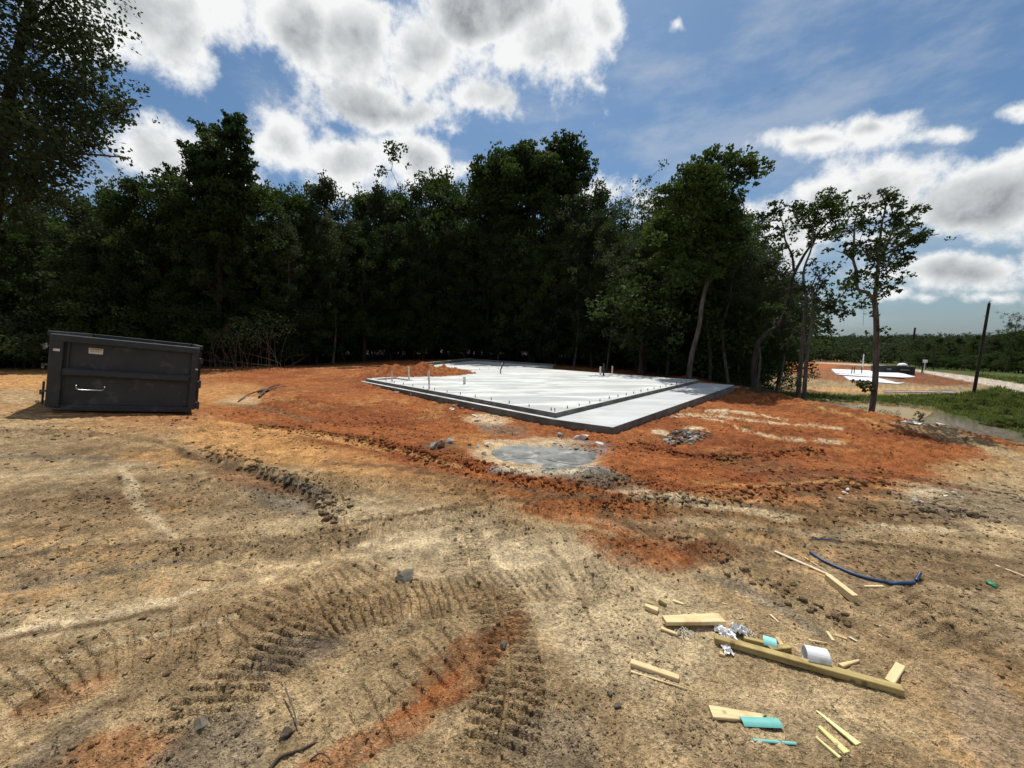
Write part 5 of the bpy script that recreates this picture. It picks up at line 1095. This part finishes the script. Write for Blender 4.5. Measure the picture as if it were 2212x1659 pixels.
def hero(name, label, d, limbs, blobs, cv, leaf, dens_, mat, bark, depthvar=.5, grow=1.22, group=None, twigs=2):
    """tree built limb by limb from its silhouette at distance d"""
    r_ = random.Random(len(label)); tb = MB(); bl = []
    b0 = at_y(*cv(*limbs[0][0][0]), d); zb = float(hbase(b0.x, d)); root = empty(name, (b0.x, d, zb)); tag(root, label, 'tree', group)
    off0 = Vector((b0.x, d, zb))
    ends = []; extra = []
    for li, (pts, ra, rb) in enumerate(limbs):
        ph = r_.uniform(-1, 1)*depthvar*1.6; W_ = []
        for i, q in enumerate(pts):
            t = i/max(1, len(pts)-1); yy = d+(ph*t if li else 0); p = at_y(*cv(*q), yy); p.x += r_.uniform(-.02, .02); W_.append(p-off0)
        if li == 0: W_[0].z = -.2
        n = len(W_); sm = []
        for i in range(n-1):
            p0, p1, p2, p3 = W_[max(i-1, 0)], W_[i], W_[i+1], W_[min(i+2, n-1)]
            for k in range(4):
                t = k/4; sm.append(.5*((2*p1)+(-p0+p2)*t+(2*p0-5*p1+4*p2-p3)*t*t+(-p0+3*p1-3*p2+p3)*t**3))
        sm.append(W_[-1]); m = len(sm); tb.tube(sm, [ra+(rb-ra)*i/(m-1) for i in range(m)], 8 if ra > .05 else 5, cap=False)
        ends += sm[m//4:]
        if li and ra < .1:
            for q in sm[m//3:]:
                if r_.random() < .55: extra.append(q+Vector((r_.uniform(-.3, .3), r_.uniform(-.3, .3), r_.uniform(-.2, .3)))*(d/14))
    cls = []; cr = []
    for (bx, by, br) in blobs:
        br *= grow
        c0 = at_y(*cv(bx, by), d); sc = d/F; rw = br*abs(cv(1, 0)[0]-cv(0, 0)[0])*sc
        e_ = min(ends, key=lambda v: (v.x+off0.x-c0.x)**2+(v.z+off0.z-c0.z)**2); bc = c0-off0; bc.y = e_.y+r_.uniform(-.5, .5)*rw
        tb.tube([e_, e_.lerp(bc, .5)+Vector((0, 0, .08)), bc], [.028, .018, .008], 4, cap=False)
        ns = max(7, int(14*(rw/.45)**1.2)); ns = min(ns, 28)
        for k in range(ns):
            v = Vector((r_.gauss(0, .5), r_.gauss(0, .55), r_.gauss(0, .45)))*rw; ce = bc+v
            if k < ns*.7 or twigs > 1: tb.tube([bc, bc.lerp(ce, .55)+Vector((0, 0, .03)), ce], [.012, .008, .004], 3, cap=False)
            cls.append(ce[:]); cr.append(max(.12, rw*.46*r_.uniform(.6, 1.2)))
    for q in extra: cls.append(q[:]); cr.append(.2*d/14*r_.uniform(.6, 1.2))
    cls = np.array(cls); cr = np.array(cr); cnt = np.maximum(4, (2.9*dens_*cr**2/(leaf**2)*rng.uniform(.4, 1.3, len(cr)))).astype(int)
    V, F_ = leaves(cls, cr, cnt, leaf, .7)
    tm = tb.mesh('trunk'); tm.materials.append(bark); o = bpy.data.objects.new('trunk', tm); C.objects.link(o); o.parent = root
    o = bpy.data.objects.new('crown', crown_mesh('crown', V, F_, mat)); C.objects.link(o); o.parent = root
    return root
c3 = lambda x, y: (1415.7+.4*x, 309.7+.4*y)
cI = lambda x, y: (x, y)
hero('lone_tree', 'lone slender forked tree on the clay crest before the pond', 11.4,
     [([(1165, 1465), (1185, 1300), (1190, 1050), (1195, 930), (1182, 840)], .078, .060), ([(1182, 845), (1140, 805), (1088, 785), (1085, 700), (1068, 620), (1070, 520), (1080, 430), (1100, 330)], .052, .014), ([(1182, 845), (1192, 770), (1200, 680), (1212, 560), (1225, 440), (1240, 330), (1200, 250)], .056, .012),
      ([(1212, 640), (1255, 540), (1290, 440), (1270, 340)], .04, .012), ([(1215, 620), (1330, 545), (1450, 505), (1535, 490)], .035, .01), ([(1225, 560), (1330, 475), (1440, 430)], .03, .01), ([(1075, 640), (1030, 600), (970, 580)], .025, .008), ([(1080, 720), (1040, 740), (1010, 760)], .022, .008), ([(1230, 430), (1330, 380), (1400, 395)], .025, .008), ([(1130, 845), (1125, 900), (1120, 985)], .006, .003), ([(1195, 1080), (1207, 1050), (1210, 1000)], .012, .006)],
     [(1100, 350, 40), (1140, 370, 38), (1060, 420, 40), (1110, 450, 50), (1010, 480, 45), (1060, 560, 45), (980, 590, 38), (1120, 610, 40), (1020, 720, 40), (1060, 770, 32), (1200, 720, 50), (1260, 690, 50), (1300, 640, 48), (1180, 770, 42), (1235, 800, 34), (1380, 590, 40), (1440, 510, 40), (1500, 495, 30), (1475, 500, 26), (1515, 493, 20), (1535, 490, 14), (1400, 430, 45), (1440, 440, 30), (1330, 500, 50), (1290, 570, 50), (1240, 430, 45), (1205, 290, 42), (1260, 350, 38), (1350, 385, 26), (1180, 600, 35), (1150, 540, 30), (1400, 620, 30), (1300, 740, 30), (1110, 1290, 26), (1135, 1320, 14)],
     c3, .050, .95, MT['leaf'], MT['barkp'], .5)
hero('forked_tree', 'tall sparse tree at the end of the wood, leaning away from it', 17.5,
     [([(525, 1330), (545, 1105), (610, 1020), (665, 985), (710, 880), (740, 730), (800, 610), (840, 545), (855, 460), (880, 350)], .12, .02), ([(745, 690), (738, 610), (700, 520), (690, 440), (660, 350)], .055, .014), ([(840, 560), (900, 460), (1000, 380), (1040, 340)], .05, .015), ([(700, 900), (640, 880), (600, 900)], .04, .015), ([(850, 480), (800, 420), (780, 360)], .04, .012)],
     [(640, 370, 40), (700, 360, 30), (618, 425, 38), (680, 460, 30), (660, 320, 25), (850, 340, 45), (930, 315, 50), (1000, 305, 42), (1040, 340, 32), (800, 390, 50), (880, 410, 60), (960, 390, 50), (870, 500, 40), (700, 560, 36), (640, 560, 36), (940, 490, 36), (1000, 470, 36), (600, 500, 40), (760, 330, 35)],
     c3, .068, 1.0, MT['leafb'], MT['bark'], .8)
hero('crooked_tree', 'thin crooked grey trunk standing left of two at the pad edge', 16.8,
     [([(770, 1360), (785, 1200), (798, 1000), (815, 850), (800, 700), (842, 560), (850, 440)], .095, .02), ([(800, 1010), (760, 960), (700, 960)], .04, .012), ([(812, 830), (860, 770), (900, 740), (950, 700)], .04, .012), ([(798, 980), (850, 930), (900, 905)], .035, .01)],
     [(780, 760, 36), (940, 750, 36), (980, 790, 32), (900, 700, 30), (720, 960, 36), (760, 870, 30), (860, 640, 30), (690, 700, 40), (670, 800, 40)],
     c3, .07, .7, MT['leafc'], MT['barkp'], .6)
hero('spreading_tree', 'short spreading tree with bare twigs, right of two at the pad edge', 16.3,
     [([(805, 1380), (815, 1200), (840, 1000), (850, 860), (840, 760)], .085, .03), ([(848, 900), (900, 890), (980, 905), (1060, 905)], .04, .01), ([(850, 870), (880, 760), (930, 640)], .035, .008), ([(845, 930), (900, 980), (920, 1010)], .02, .006), ([(840, 780), (880, 700), (960, 640)], .03, .008), ([(830, 1060), (740, 1000), (690, 1010)], .03, .008)],
     [(860, 860, 40), (930, 870, 38), (980, 840, 30), (1020, 895, 40), (1060, 905, 26), (1030, 930, 22), (890, 800, 30), (940, 880, 26), (700, 1080, 36), (900, 1000, 18)],
     c3, .07, .7, MT['leafc'], MT['barkp'], .6)
hero('pale_trunk_tree', 'tall tree with a pale leaning trunk and wind swept top at the slab corner', 19.0,
     [([(178, 1262), (195, 1150), (235, 1000), (255, 850), (290, 700), (300, 550), (290, 400), (320, 250), (350, 130)], .13, .03), ([(300, 520), (400, 420), (480, 350)], .06, .02), ([(300, 420), (200, 320), (120, 260)], .06, .02), ([(330, 220), (450, 160), (600, 150)], .04, .012), ([(300, 600), (180, 520), (80, 440)], .06, .02)],
     [(300, 95, 46), (380, 85, 52), (460, 105, 50), (530, 130, 40), (600, 152, 26), (220, 140, 50), (350, 170, 60), (450, 200, 50), (510, 255, 36), (200, 250, 75), (300, 270, 75), (400, 290, 60), (480, 320, 35), (110, 300, 60), (60, 400, 80), (190, 390, 90), (320, 390, 75), (400, 400, 50), (80, 530, 95), (220, 540, 90), (330, 510, 70), (430, 480, 45), (100, 640, 80), (250, 660, 70), (350, 620, 60), (30, 330, 50), (150, 200, 45)],
     c3, .095, 1.55, MT['leafb'], MT['barkp'], 1.0, twigs=1)
hero('spreading_oak', 'huge feathery tree towering over the wood behind the dumpster', 17,
     [([(-70, 800), (-40, 600), (-10, 430), (10, 280), (30, 150), (60, 20), (80, -120)], .34, .07), ([(5, 300), (80, 260), (160, 255), (290, 235)], .09, .02), ([(-5, 380), (80, 330), (150, 330), (270, 340)], .09, .02), ([(25, 180), (100, 120), (170, 70)], .09, .02), ([(15, 260), (-80, 150), (-160, 60)], .09, .02), ([(50, 60), (120, 0), (160, -60)], .06, .02), ([(-20, 470), (60, 430), (150, 440)], .07, .02)],
     [(150, 60, 55), (90, 20, 60), (185, 100, 42), (200, 150, 26), (120, 130, 70), (40, 90, 75), (-40, 100, 80), (30, 190, 70), (110, 205, 60), (175, 190, 45), (-60, 220, 80), (225, 215, 36), (275, 218, 28), (300, 250, 22), (160, 260, 55), (235, 265, 42), (285, 285, 32), (80, 290, 60), (10, 300, 60), (215, 320, 42), (265, 345, 36), (140, 330, 52), (60, 360, 60), (-40, 360, 80), (190, 375, 38), (240, 385, 24), (110, 400, 55), (20, 430, 70), (150, -30, 80), (50, -60, 90), (-80, -20, 90), (-150, 150, 80)],
     cI, .092, .34, MT['leafc'], MT['bark'], 1.6, grow=1.1, twigs=1)
hero('pronged_tree', 'tall tree whose two leafy prongs rise above the left skyline', 29,
     [([(470, 790), (475, 600), (478, 470), (480, 380), (470, 330)], .22, .07), ([(472, 400), (450, 330), (432, 275)], .07, .02), ([(482, 390), (505, 330), (520, 275)], .07, .02), ([(475, 420), (420, 380), (400, 345)], .06, .02), ([(485, 420), (525, 380), (540, 358)], .06, .02)],
     [(430, 272, 14), (440, 292, 18), (458, 312, 20), (395, 312, 14), (410, 330, 18), (398, 352, 14), (505, 268, 14), (525, 278, 17), (528, 305, 18), (505, 300, 16), (530, 335, 16), (440, 345, 24), (510, 357, 22), (470, 380, 34), (430, 385, 26), (525, 372, 18), (541, 362, 8), (480, 430, 44), (430, 440, 36), (535, 430, 30), (480, 490, 50), (345, 365, 12), (352, 385, 16)],
     cI, .13, 2.0, MT['leaf'], MT['bark'], 1.0, twigs=1)
hero('clumped_tree', 'highest broad tree above the slab with a ragged open crown', 37,
     [([(1150, 780), (1150, 600), (1155, 480), (1150, 400)], .28, .1), ([(1152, 470), (1190, 400), (1230, 330)], .08, .03), ([(1152, 440), (1110, 380), (1090, 345)], .08, .03), ([(1175, 440), (1225, 395), (1262, 360)], .07, .02)],
     [(1120, 322, 17), (1138, 330, 16), (1095, 338, 20), (1070, 352, 20), (1150, 350, 26), (1120, 370, 34), (1035, 362, 14), (1045, 385, 24), (1080, 395, 34), (1175, 345, 22), (1197, 318, 14), (1222, 305, 12), (1232, 322, 16), (1205, 340, 20), (1252, 340, 14), (1262, 368, 12), (1262, 392, 11), (1235, 365, 18), (1215, 385, 22), (1165, 400, 36), (1120, 430, 44), (1180, 450, 40), (1225, 425, 20), (1070, 440, 34)],
     cI, .16, 2.0, MT['leaf'], MT['bark'], 1.2, twigs=1)

# arching bare brush by the wood edge
mb = MB(); d = 24.5; b0 = at_y(560, 792, d); r_ = random.Random(9)
for i in range(44):
    bx = 450+r_.uniform(0, 170); ex = bx-r_.uniform(-70, 150)*(.4+r_.random()) ; top = 682+r_.uniform(-5, 95); yb = d+r_.uniform(-.6, .8)
    p0, p1, p2 = at_y(bx, 788, yb), at_y(bx-.1*(bx-ex)+r_.uniform(-6, 6), top+25, yb), at_y(ex, top+r_.uniform(-8, 30), yb-.4)
    pts = [p0.lerp(p1, t).lerp(p1.lerp(p2, t), t) for t in np.linspace(0, 1, 8)]; pts[0].z = float(hbase(p0.x, yb))-.05
    mb.tube(pts, [.012*(1-.7*k/7) for k in range(8)], 4, cap=False)
root = empty('bare_brush', (b0.x, d, float(hbase(b0.x, d)))); o = mb.obj('stems', MT['twigp'], root); o.data.transform(Matrix.Translation(-Vector(root.location))); tag(root, 'tangle of arching bare stems at the wood edge past the dumpster', 'brush')
V, F_ = leaves(np.array([(at_y(500+20*k, 700+r_.uniform(-20, 40), d)-Vector(root.location))[:] for k in range(-2, 7)]), np.full(9, .8), np.full(9, 130), .05)
o = bpy.data.objects.new('leaves', crown_mesh('leaves', V, F_, MT['leafc'])); C.objects.link(o); o.parent = root
# black brush scrap on clay
gtube([(515, 862), (540, 852), (580, 848), (620, 838)], 1.4, MT['stick'], 'dead_branch', 'long dead branch lying on the clay past the dumpster', 'branch', bury=0, tap=.5, lifts=([0, .5, 1], [0, .06, .02]))
gtube([(560, 858), (590, 842), (605, 836)], 2.2, MT['stick'], 'dead_branch', 'black forked dead branch tangled over the long one', 'branch', bury=0, tap=.4, lifts=([0, .5, 1], [0, .08, .02]))
lump('dark_debris', 570, 848, 26, 12, MT['stick'], 'black ragged debris clump on the clay past the dumpster', 'debris', None, 20, sub=3)
# weeds at the lone tree foot and crest
def weed(px, py, wpx, hpx, label, t0=None):
    p = gnd(px, py) if t0 is None else gnd(px, py, t0); w = wpx/2/F*p.y; h = hpx/F*p.y; n = 26; z = hz(p.x, p.y)
    cl = np.stack([rng.normal(0, w*.5, n), rng.normal(0, w*.5, n), rng.uniform(.05, h, n)], 1); V, F_ = leaves(cl, np.full(n, w*.28), np.full(n, 16), .035)
    root = empty('leafy_weed', (p.x, p.y, z)); mb = MB()
    for c in cl[:14]: mb.tube([(0, 0, -.02), (c[0]*.5, c[1]*.5, c[2]*.6), tuple(c)], .005, 3, cap=False)
    mb.obj('stems', MT['stick'], root); o = bpy.data.objects.new('leaves', crown_mesh('leaves', V, F_, MT['leafb'])); C.objects.link(o); o.parent = root; tag(root, label, 'weed')
weed(1865, 885, 34, 24, 'leafy weed sprouting at the foot of the lone tree'); weed(1915, 895, 44, 18, 'low leafy weed on the crest beside the lone tree')
weed(1985, 915, 18, 22, 'thin weed on the crest near the white scrap')

# ------------------------------------------------------------------ lowland: second lot, poles, far things
def lowthing_quad(pts, z_up, th):
    return [LOWG(*p) for p in pts]
z8 = lambda x, y: (1637+.26*x*1.0, 619.4+.26*y)
fs_root_p = LOWG(*z8(900, 740)); far = empty('distant_slab', fs_root_p); tag(far, 'white covered house slab on the neighbouring lot beyond the pond', 'concrete slab')
for nm, q, dz, mt_ in (('main_sheet', [(612, 682), (1080, 702), (1215, 722), (1312, 748), (1225, 752), (650, 722)], .35, 'sheet'), ('step_sheet', [(645, 727), (690, 722), (1000, 742), (1010, 752)], .25, 'sheet'), ('front_sheet', [(715, 742), (1000, 757), (1150, 795), (1225, 797), (1160, 805), (765, 773)], .15, 'sheet'), ('slab_edge', [(640, 722), (1225, 752), (1225, 757), (645, 728)], .18, 'side')):
    P = [LOWG(*z8(*p)) for p in q]; mb = MB(); zt = [p.z+dz for p in P]; zc = sum(zt)/len(zt)
    # lift so the top stays where it is seen
    P2_ = [Vector((*(on_z(*z8(*p), zc).xy),)) for p in q]
    mb.prism(P2_, zc-.8, zc); o = mb.obj(nm, MT[mt_]); reparent(o, far)
for x in (780, 862, 800):
    p = on_z(*z8(x, 715), fs_root_p.z+.3); mb = MB(); mb.tube([(p.x, p.y, p.z-.1), (p.x, p.y, p.z+.9)], .06, 6); o = mb.obj('pipe_stub', MT['bolt']); reparent(o, far)
p = on_z(*z8(868, 690), fs_root_p.z+.3); mb = MB(); mb.tube([(p.x, p.y, p.z-.1), (p.x, p.y, p.z+2.6)], .08, 8); o = mb.obj('vent_pipe', MT['pvc']); reparent(o, far)
# far dumpster
a, b2 = LOWG(*z8(1000, 722)), LOWG(*z8(1302, 733)); dv = (b2-a); L = dv.length; yaw = math.atan2(dv.y, dv.x); fd = empty('long_dumpster', a-Vector((0, 0, .15)), (0, 0, yaw)); tag(fd, 'long black open dumpster behind the white covered slab', 'dumpster'); hh = 66*.26/F*a.y*1.0
mb = MB(); mb.box((L/2, 0, hh/2), (L, .08, hh)); mb.box((L/2, 2.4, hh/2), (L, .08, hh)); part('side_wall', mb, MT['black'], fd)
mb = MB(); mb.box((.04, 1.2, hh/2), (.08, 2.3, hh)); mb.box((L-.04, 1.2, hh/2), (.08, 2.3, hh)); part('end_wall', mb, MT['black'], fd)
mb = MB(); mb.box((L/2, 0, hh), (L+.1, .16, .14)); mb.box((L/2, 2.4, hh), (L+.1, .16, .14)); part('top_rail', mb, MT['black'], fd)
for k in range(9):
    mb = MB(); mb.box((.4+k*(L-.8)/8, -.07, hh/2-.05), (.10, .07, hh-.2)); part('side_rib', mb, MT['black'], fd)
mb = MB(); mb.box((L*.28, -.12, hh*.72), (L*.13, .02, hh*.10)); 
for k in range(9): mb.box((L*.60+k*L*.028, -.12, hh*.66), (L*.018, .02, hh*.13))
part('faded_lettering', mb, MT['faded'], fd)
# white load on top
p = at_y(*z8(1202, 648), a.y+2); import bmesh
bm = bmesh.new(); bmesh.ops.create_uvsphere(bm, u_segments=16, v_segments=8, radius=1)
for v in bm.verts: v.co = Vector((v.co.x*.085*a.y*.26, v.co.y*.8, v.co.z*.42*(1+.1*math.sin(v.co.x*9))))
me = bpy.data.meshes.new('white_bundle'); bm.to_mesh(me); bm.free(); o = link('white_bundle', me, MT['sheet']); o.scale = (.42, .9, .9); o.location = (p.x, p.y, p.z-.1); tag(o, 'rounded white wrapped bundle on top of the long black dumpster', 'bundle')
# poles
def pole(pb, pt, r_px, label, cap=False, t0=20):
    b_ = LOWG(*pb); top = at_y(*pt, b_.y); b_.z = float(hbase(b_.x, b_.y)); root = empty('utility_pole', b_); mb = MB(); r = max(.06, r_px*.8/F*b_.y)
    v = top-b_; mb.tube([Vector((0, 0, -.3)), v*.5, v], [r*1.15, r, r*.85], 12); mb.obj('pole_shaft', MT['pole'], root)
    if cap:
        mb = MB(); mb.tube([v, v+Vector((0, 0, .16))], .05, 8); mb.tube([v+Vector((-.02, 0, .14)), v+Vector((.12, 0, .22))], .035, 8); mb.obj('insulator', MT['faded'], root)
        mb = MB(); q = v*.86; mb.tube([q, q+Vector((-.28, 0, .02))], .03, 6); mb.obj('bracket', MT['bolt'], root)
    tag(root, label, 'utility pole', 'utility poles along the road'); return root
pole((2103, 851), (2137, 655), 3.3, 'tall dark utility pole nearest the road, leaning slightly', True)
pole((1964, 788), (1977, 708), 2.4, 'utility pole behind the long black dumpster', True)
pole((1815, 774), (1819, 735), 1.5, 'utility pole in the far green field left of the lone tree')
pole((1777, 770), (1778, 744), 1.0, 'smallest utility pole, furthest off by the wood edge')
pole((1991, 806), (1998, 762), 1.4, 'short dark post beside the white meter box')
pole((2017, 800), (2018, 745), 1.2, 'thin post standing between the meter box and the tall pole')
pole((1902, 772), (1903, 755), 1.2, 'low post in the field beyond the white covered slab')
p = LOWG(1992, 806); mb = MB(); mb.box((p.x-.1, p.y-.35, p.z+2.1), (.6, .3, .5), bev=.03); mb.tube([(p.x-.1, p.y-.35, p.z-.1), (p.x-.1, p.y-.35, p.z+1.95)], .06, 6); thing_mesh('meter_box', mb, MT['pvc'], p, 'small white meter box on a post by the gravel road', 'meter box')
# culvert / white pipes lying at the grass edge
def laid(pa, pb, r, mat, name, label, cat):
    a, b_ = LOWG(*pa), LOWG(*pb); mb = MB(); up = Vector((0, 0, r+.08)); mb.tube([a+up, a.lerp(b_, .5)+up, b_+up], r, 8); thing_mesh(name, mb, mat, a, label, cat)
laid(z8(1040, 886), z8(1480, 893), .09, MT['pvc'], 'laid_pipe', 'long white pipe laid along the grass edge before the neighbouring lot', 'pipe')
laid(z8(1530, 893), z8(1635, 897), .09, MT['pvc'], 'laid_pipe', 'shorter white pipe continuing the long one towards the tall pole', 'pipe')
laid(z8(1045, 876), z8(1480, 884), .06, MT['darkpipe'], 'laid_pipe', 'dark pipe lying just behind the long white pipe', 'pipe')
p = LOWG(1787, 873); mb = MB(); mb.tube([(p.x, p.y, p.z-.4), (p.x, p.y, p.z+.35)], .13, 12); thing_mesh('standpipe', mb, MT['pvcd'], p, 'short grey standpipe at the pond edge', 'pipe')
# grass (stuff)
def grass():
    n = 52000; r = np.exp(rng.uniform(math.log(15), math.log(95), n)); a = rng.uniform(R(20), R(60), n); x = np.sin(a)*r; y = np.cos(a)*r
    z = hbase(x, y); px, py = topix(x, y, z); c = soil(x, y, z); green = (c[:, 1] > c[:, 0]*1.02) & (x > 11.5+np.maximum(0, y-22)*.55)
    P = np.array([(p.x, p.y) for p in POND]); green &= ~in_poly(P, x, y); x, y, z = x[green], y[green], z[green]; r = np.hypot(x, y); z = H(x, y); k = len(x)
    hgt = rng.uniform(.06, .22, k)*(1+1.4*ss(.1, .6, fbm(x, y, .18, 3, 401)))*np.clip(r/35, .7, 1.5); V = []
    th = rng.uniform(0, 6.28, (k, 3)); w = .030*np.clip(r/30, .5, 3)[:, None]
    bx = x[:, None]+rng.normal(0, .09, (k, 3))*np.clip(r/30, .5, 2)[:, None]; by = y[:, None]+rng.normal(0, .09, (k, 3)); bz = np.repeat(z[:, None], 3, 1)
    lx = rng.normal(0, .12, (k, 3)); 
    v1 = np.stack([bx-np.cos(th)*w, by-np.sin(th)*w, bz-.02], -1); v2 = np.stack([bx+np.cos(th)*w, by+np.sin(th)*w, bz-.02], -1); v3 = np.stack([bx+lx, by+lx[:, ::-1], bz+hgt[:, None]*rng.uniform(.6, 1.2, (k, 3))], -1)
    V = np.stack([v1, v2, v3], 2).reshape(-1, 3); me = np_mesh('meadow_grass', V, np.arange(len(V)), 3); o = link('meadow_grass', me, MT['grass']); tag(o, kind='stuff')
grass()
for i in range(26):
    px = random.choice([2060, 2110, 2150, 2190, 2230, 1960])+random.uniform(-40, 40); py = random.uniform(858, 930)
    if (py > 900 and px < 2140) or px < 2010: continue
    p = LOWG(px, py); put_tree('meadow', p.x, p.y, random.uniform(.35, .85), 'low green bush in the meadow below the tall utility pole', 'bush', 'low bushes in the meadow', 'meadow_bush', wide=1.5)
# right hand far tree row and hillside
far_kinds = ['broad', 'oval', 'olive', 'spiky', 'broad']
row = [(1990, 728, 120), (2030, 722, 110), (2075, 722, 105), (2120, 715, 98), (2165, 712, 92), (2190, 706, 88), (2225, 690, 80), (2280, 680, 76), (2340, 660, 70), (2010, 735, 106), (2055, 732, 100), (2105, 728, 94), (2150, 724, 88), (2215, 712, 78)]
for i, (px, top, d) in enumerate(row):
    p = at_y(px, top, d); zb = float(hbase(p.x, d)); put_tree(far_kinds[i % 5], p.x, d, p.z-zb, 'dark bushy tree in the row across the gravel road', 'tree', 'trees across the gravel road', 'roadside_tree', wide=1.15)
for i in range(20):
    px = 1990+i*14; d = float(np.interp(px, [1990, 2260], [98, 68])); p = at_y(px, 760, d); put_tree('shrub', p.x, d, random.uniform(2.5, 4.2), 'low dark shrub at the foot of the trees across the road', 'shrub', 'shrubs across the gravel road', 'roadside_shrub', wide=1.2)
p = at_y(2190, 672, 74); zb = float(hbase(p.x, 74)); put_tree('airy', p.x, 74, p.z-zb, 'half bare tree rising highest in the row across the road', 'tree', 'trees across the gravel road', 'roadside_tree', wide=.7)
def far_wood():
    n = 2600; az_ = rng.uniform(R(18), R(64), n); r = np.exp(rng.uniform(math.log(185), math.log(900), n)); x = np.sin(az_)*r; y = np.cos(az_)*r
    z = hbase(x, y); hgt = rng.uniform(4, 15, n); 
    cl = np.stack([x, y, z+hgt*.28], 1)
    reps = 5; cc = np.repeat(cl, reps, 0)+rng.normal(0, 1, (n*reps, 3))*np.array((2.4, 2.4, 1.3)); rad = rng.uniform(1.1, 2.1, n*reps)
    V, F_ = leaves(cc, rad, np.full(len(cc), 24), .46, .8); me = crown_mesh('far_wood', V, F_, MT['leafc']); o = link('far_wood', me); tag(o, kind='stuff')
far_wood()
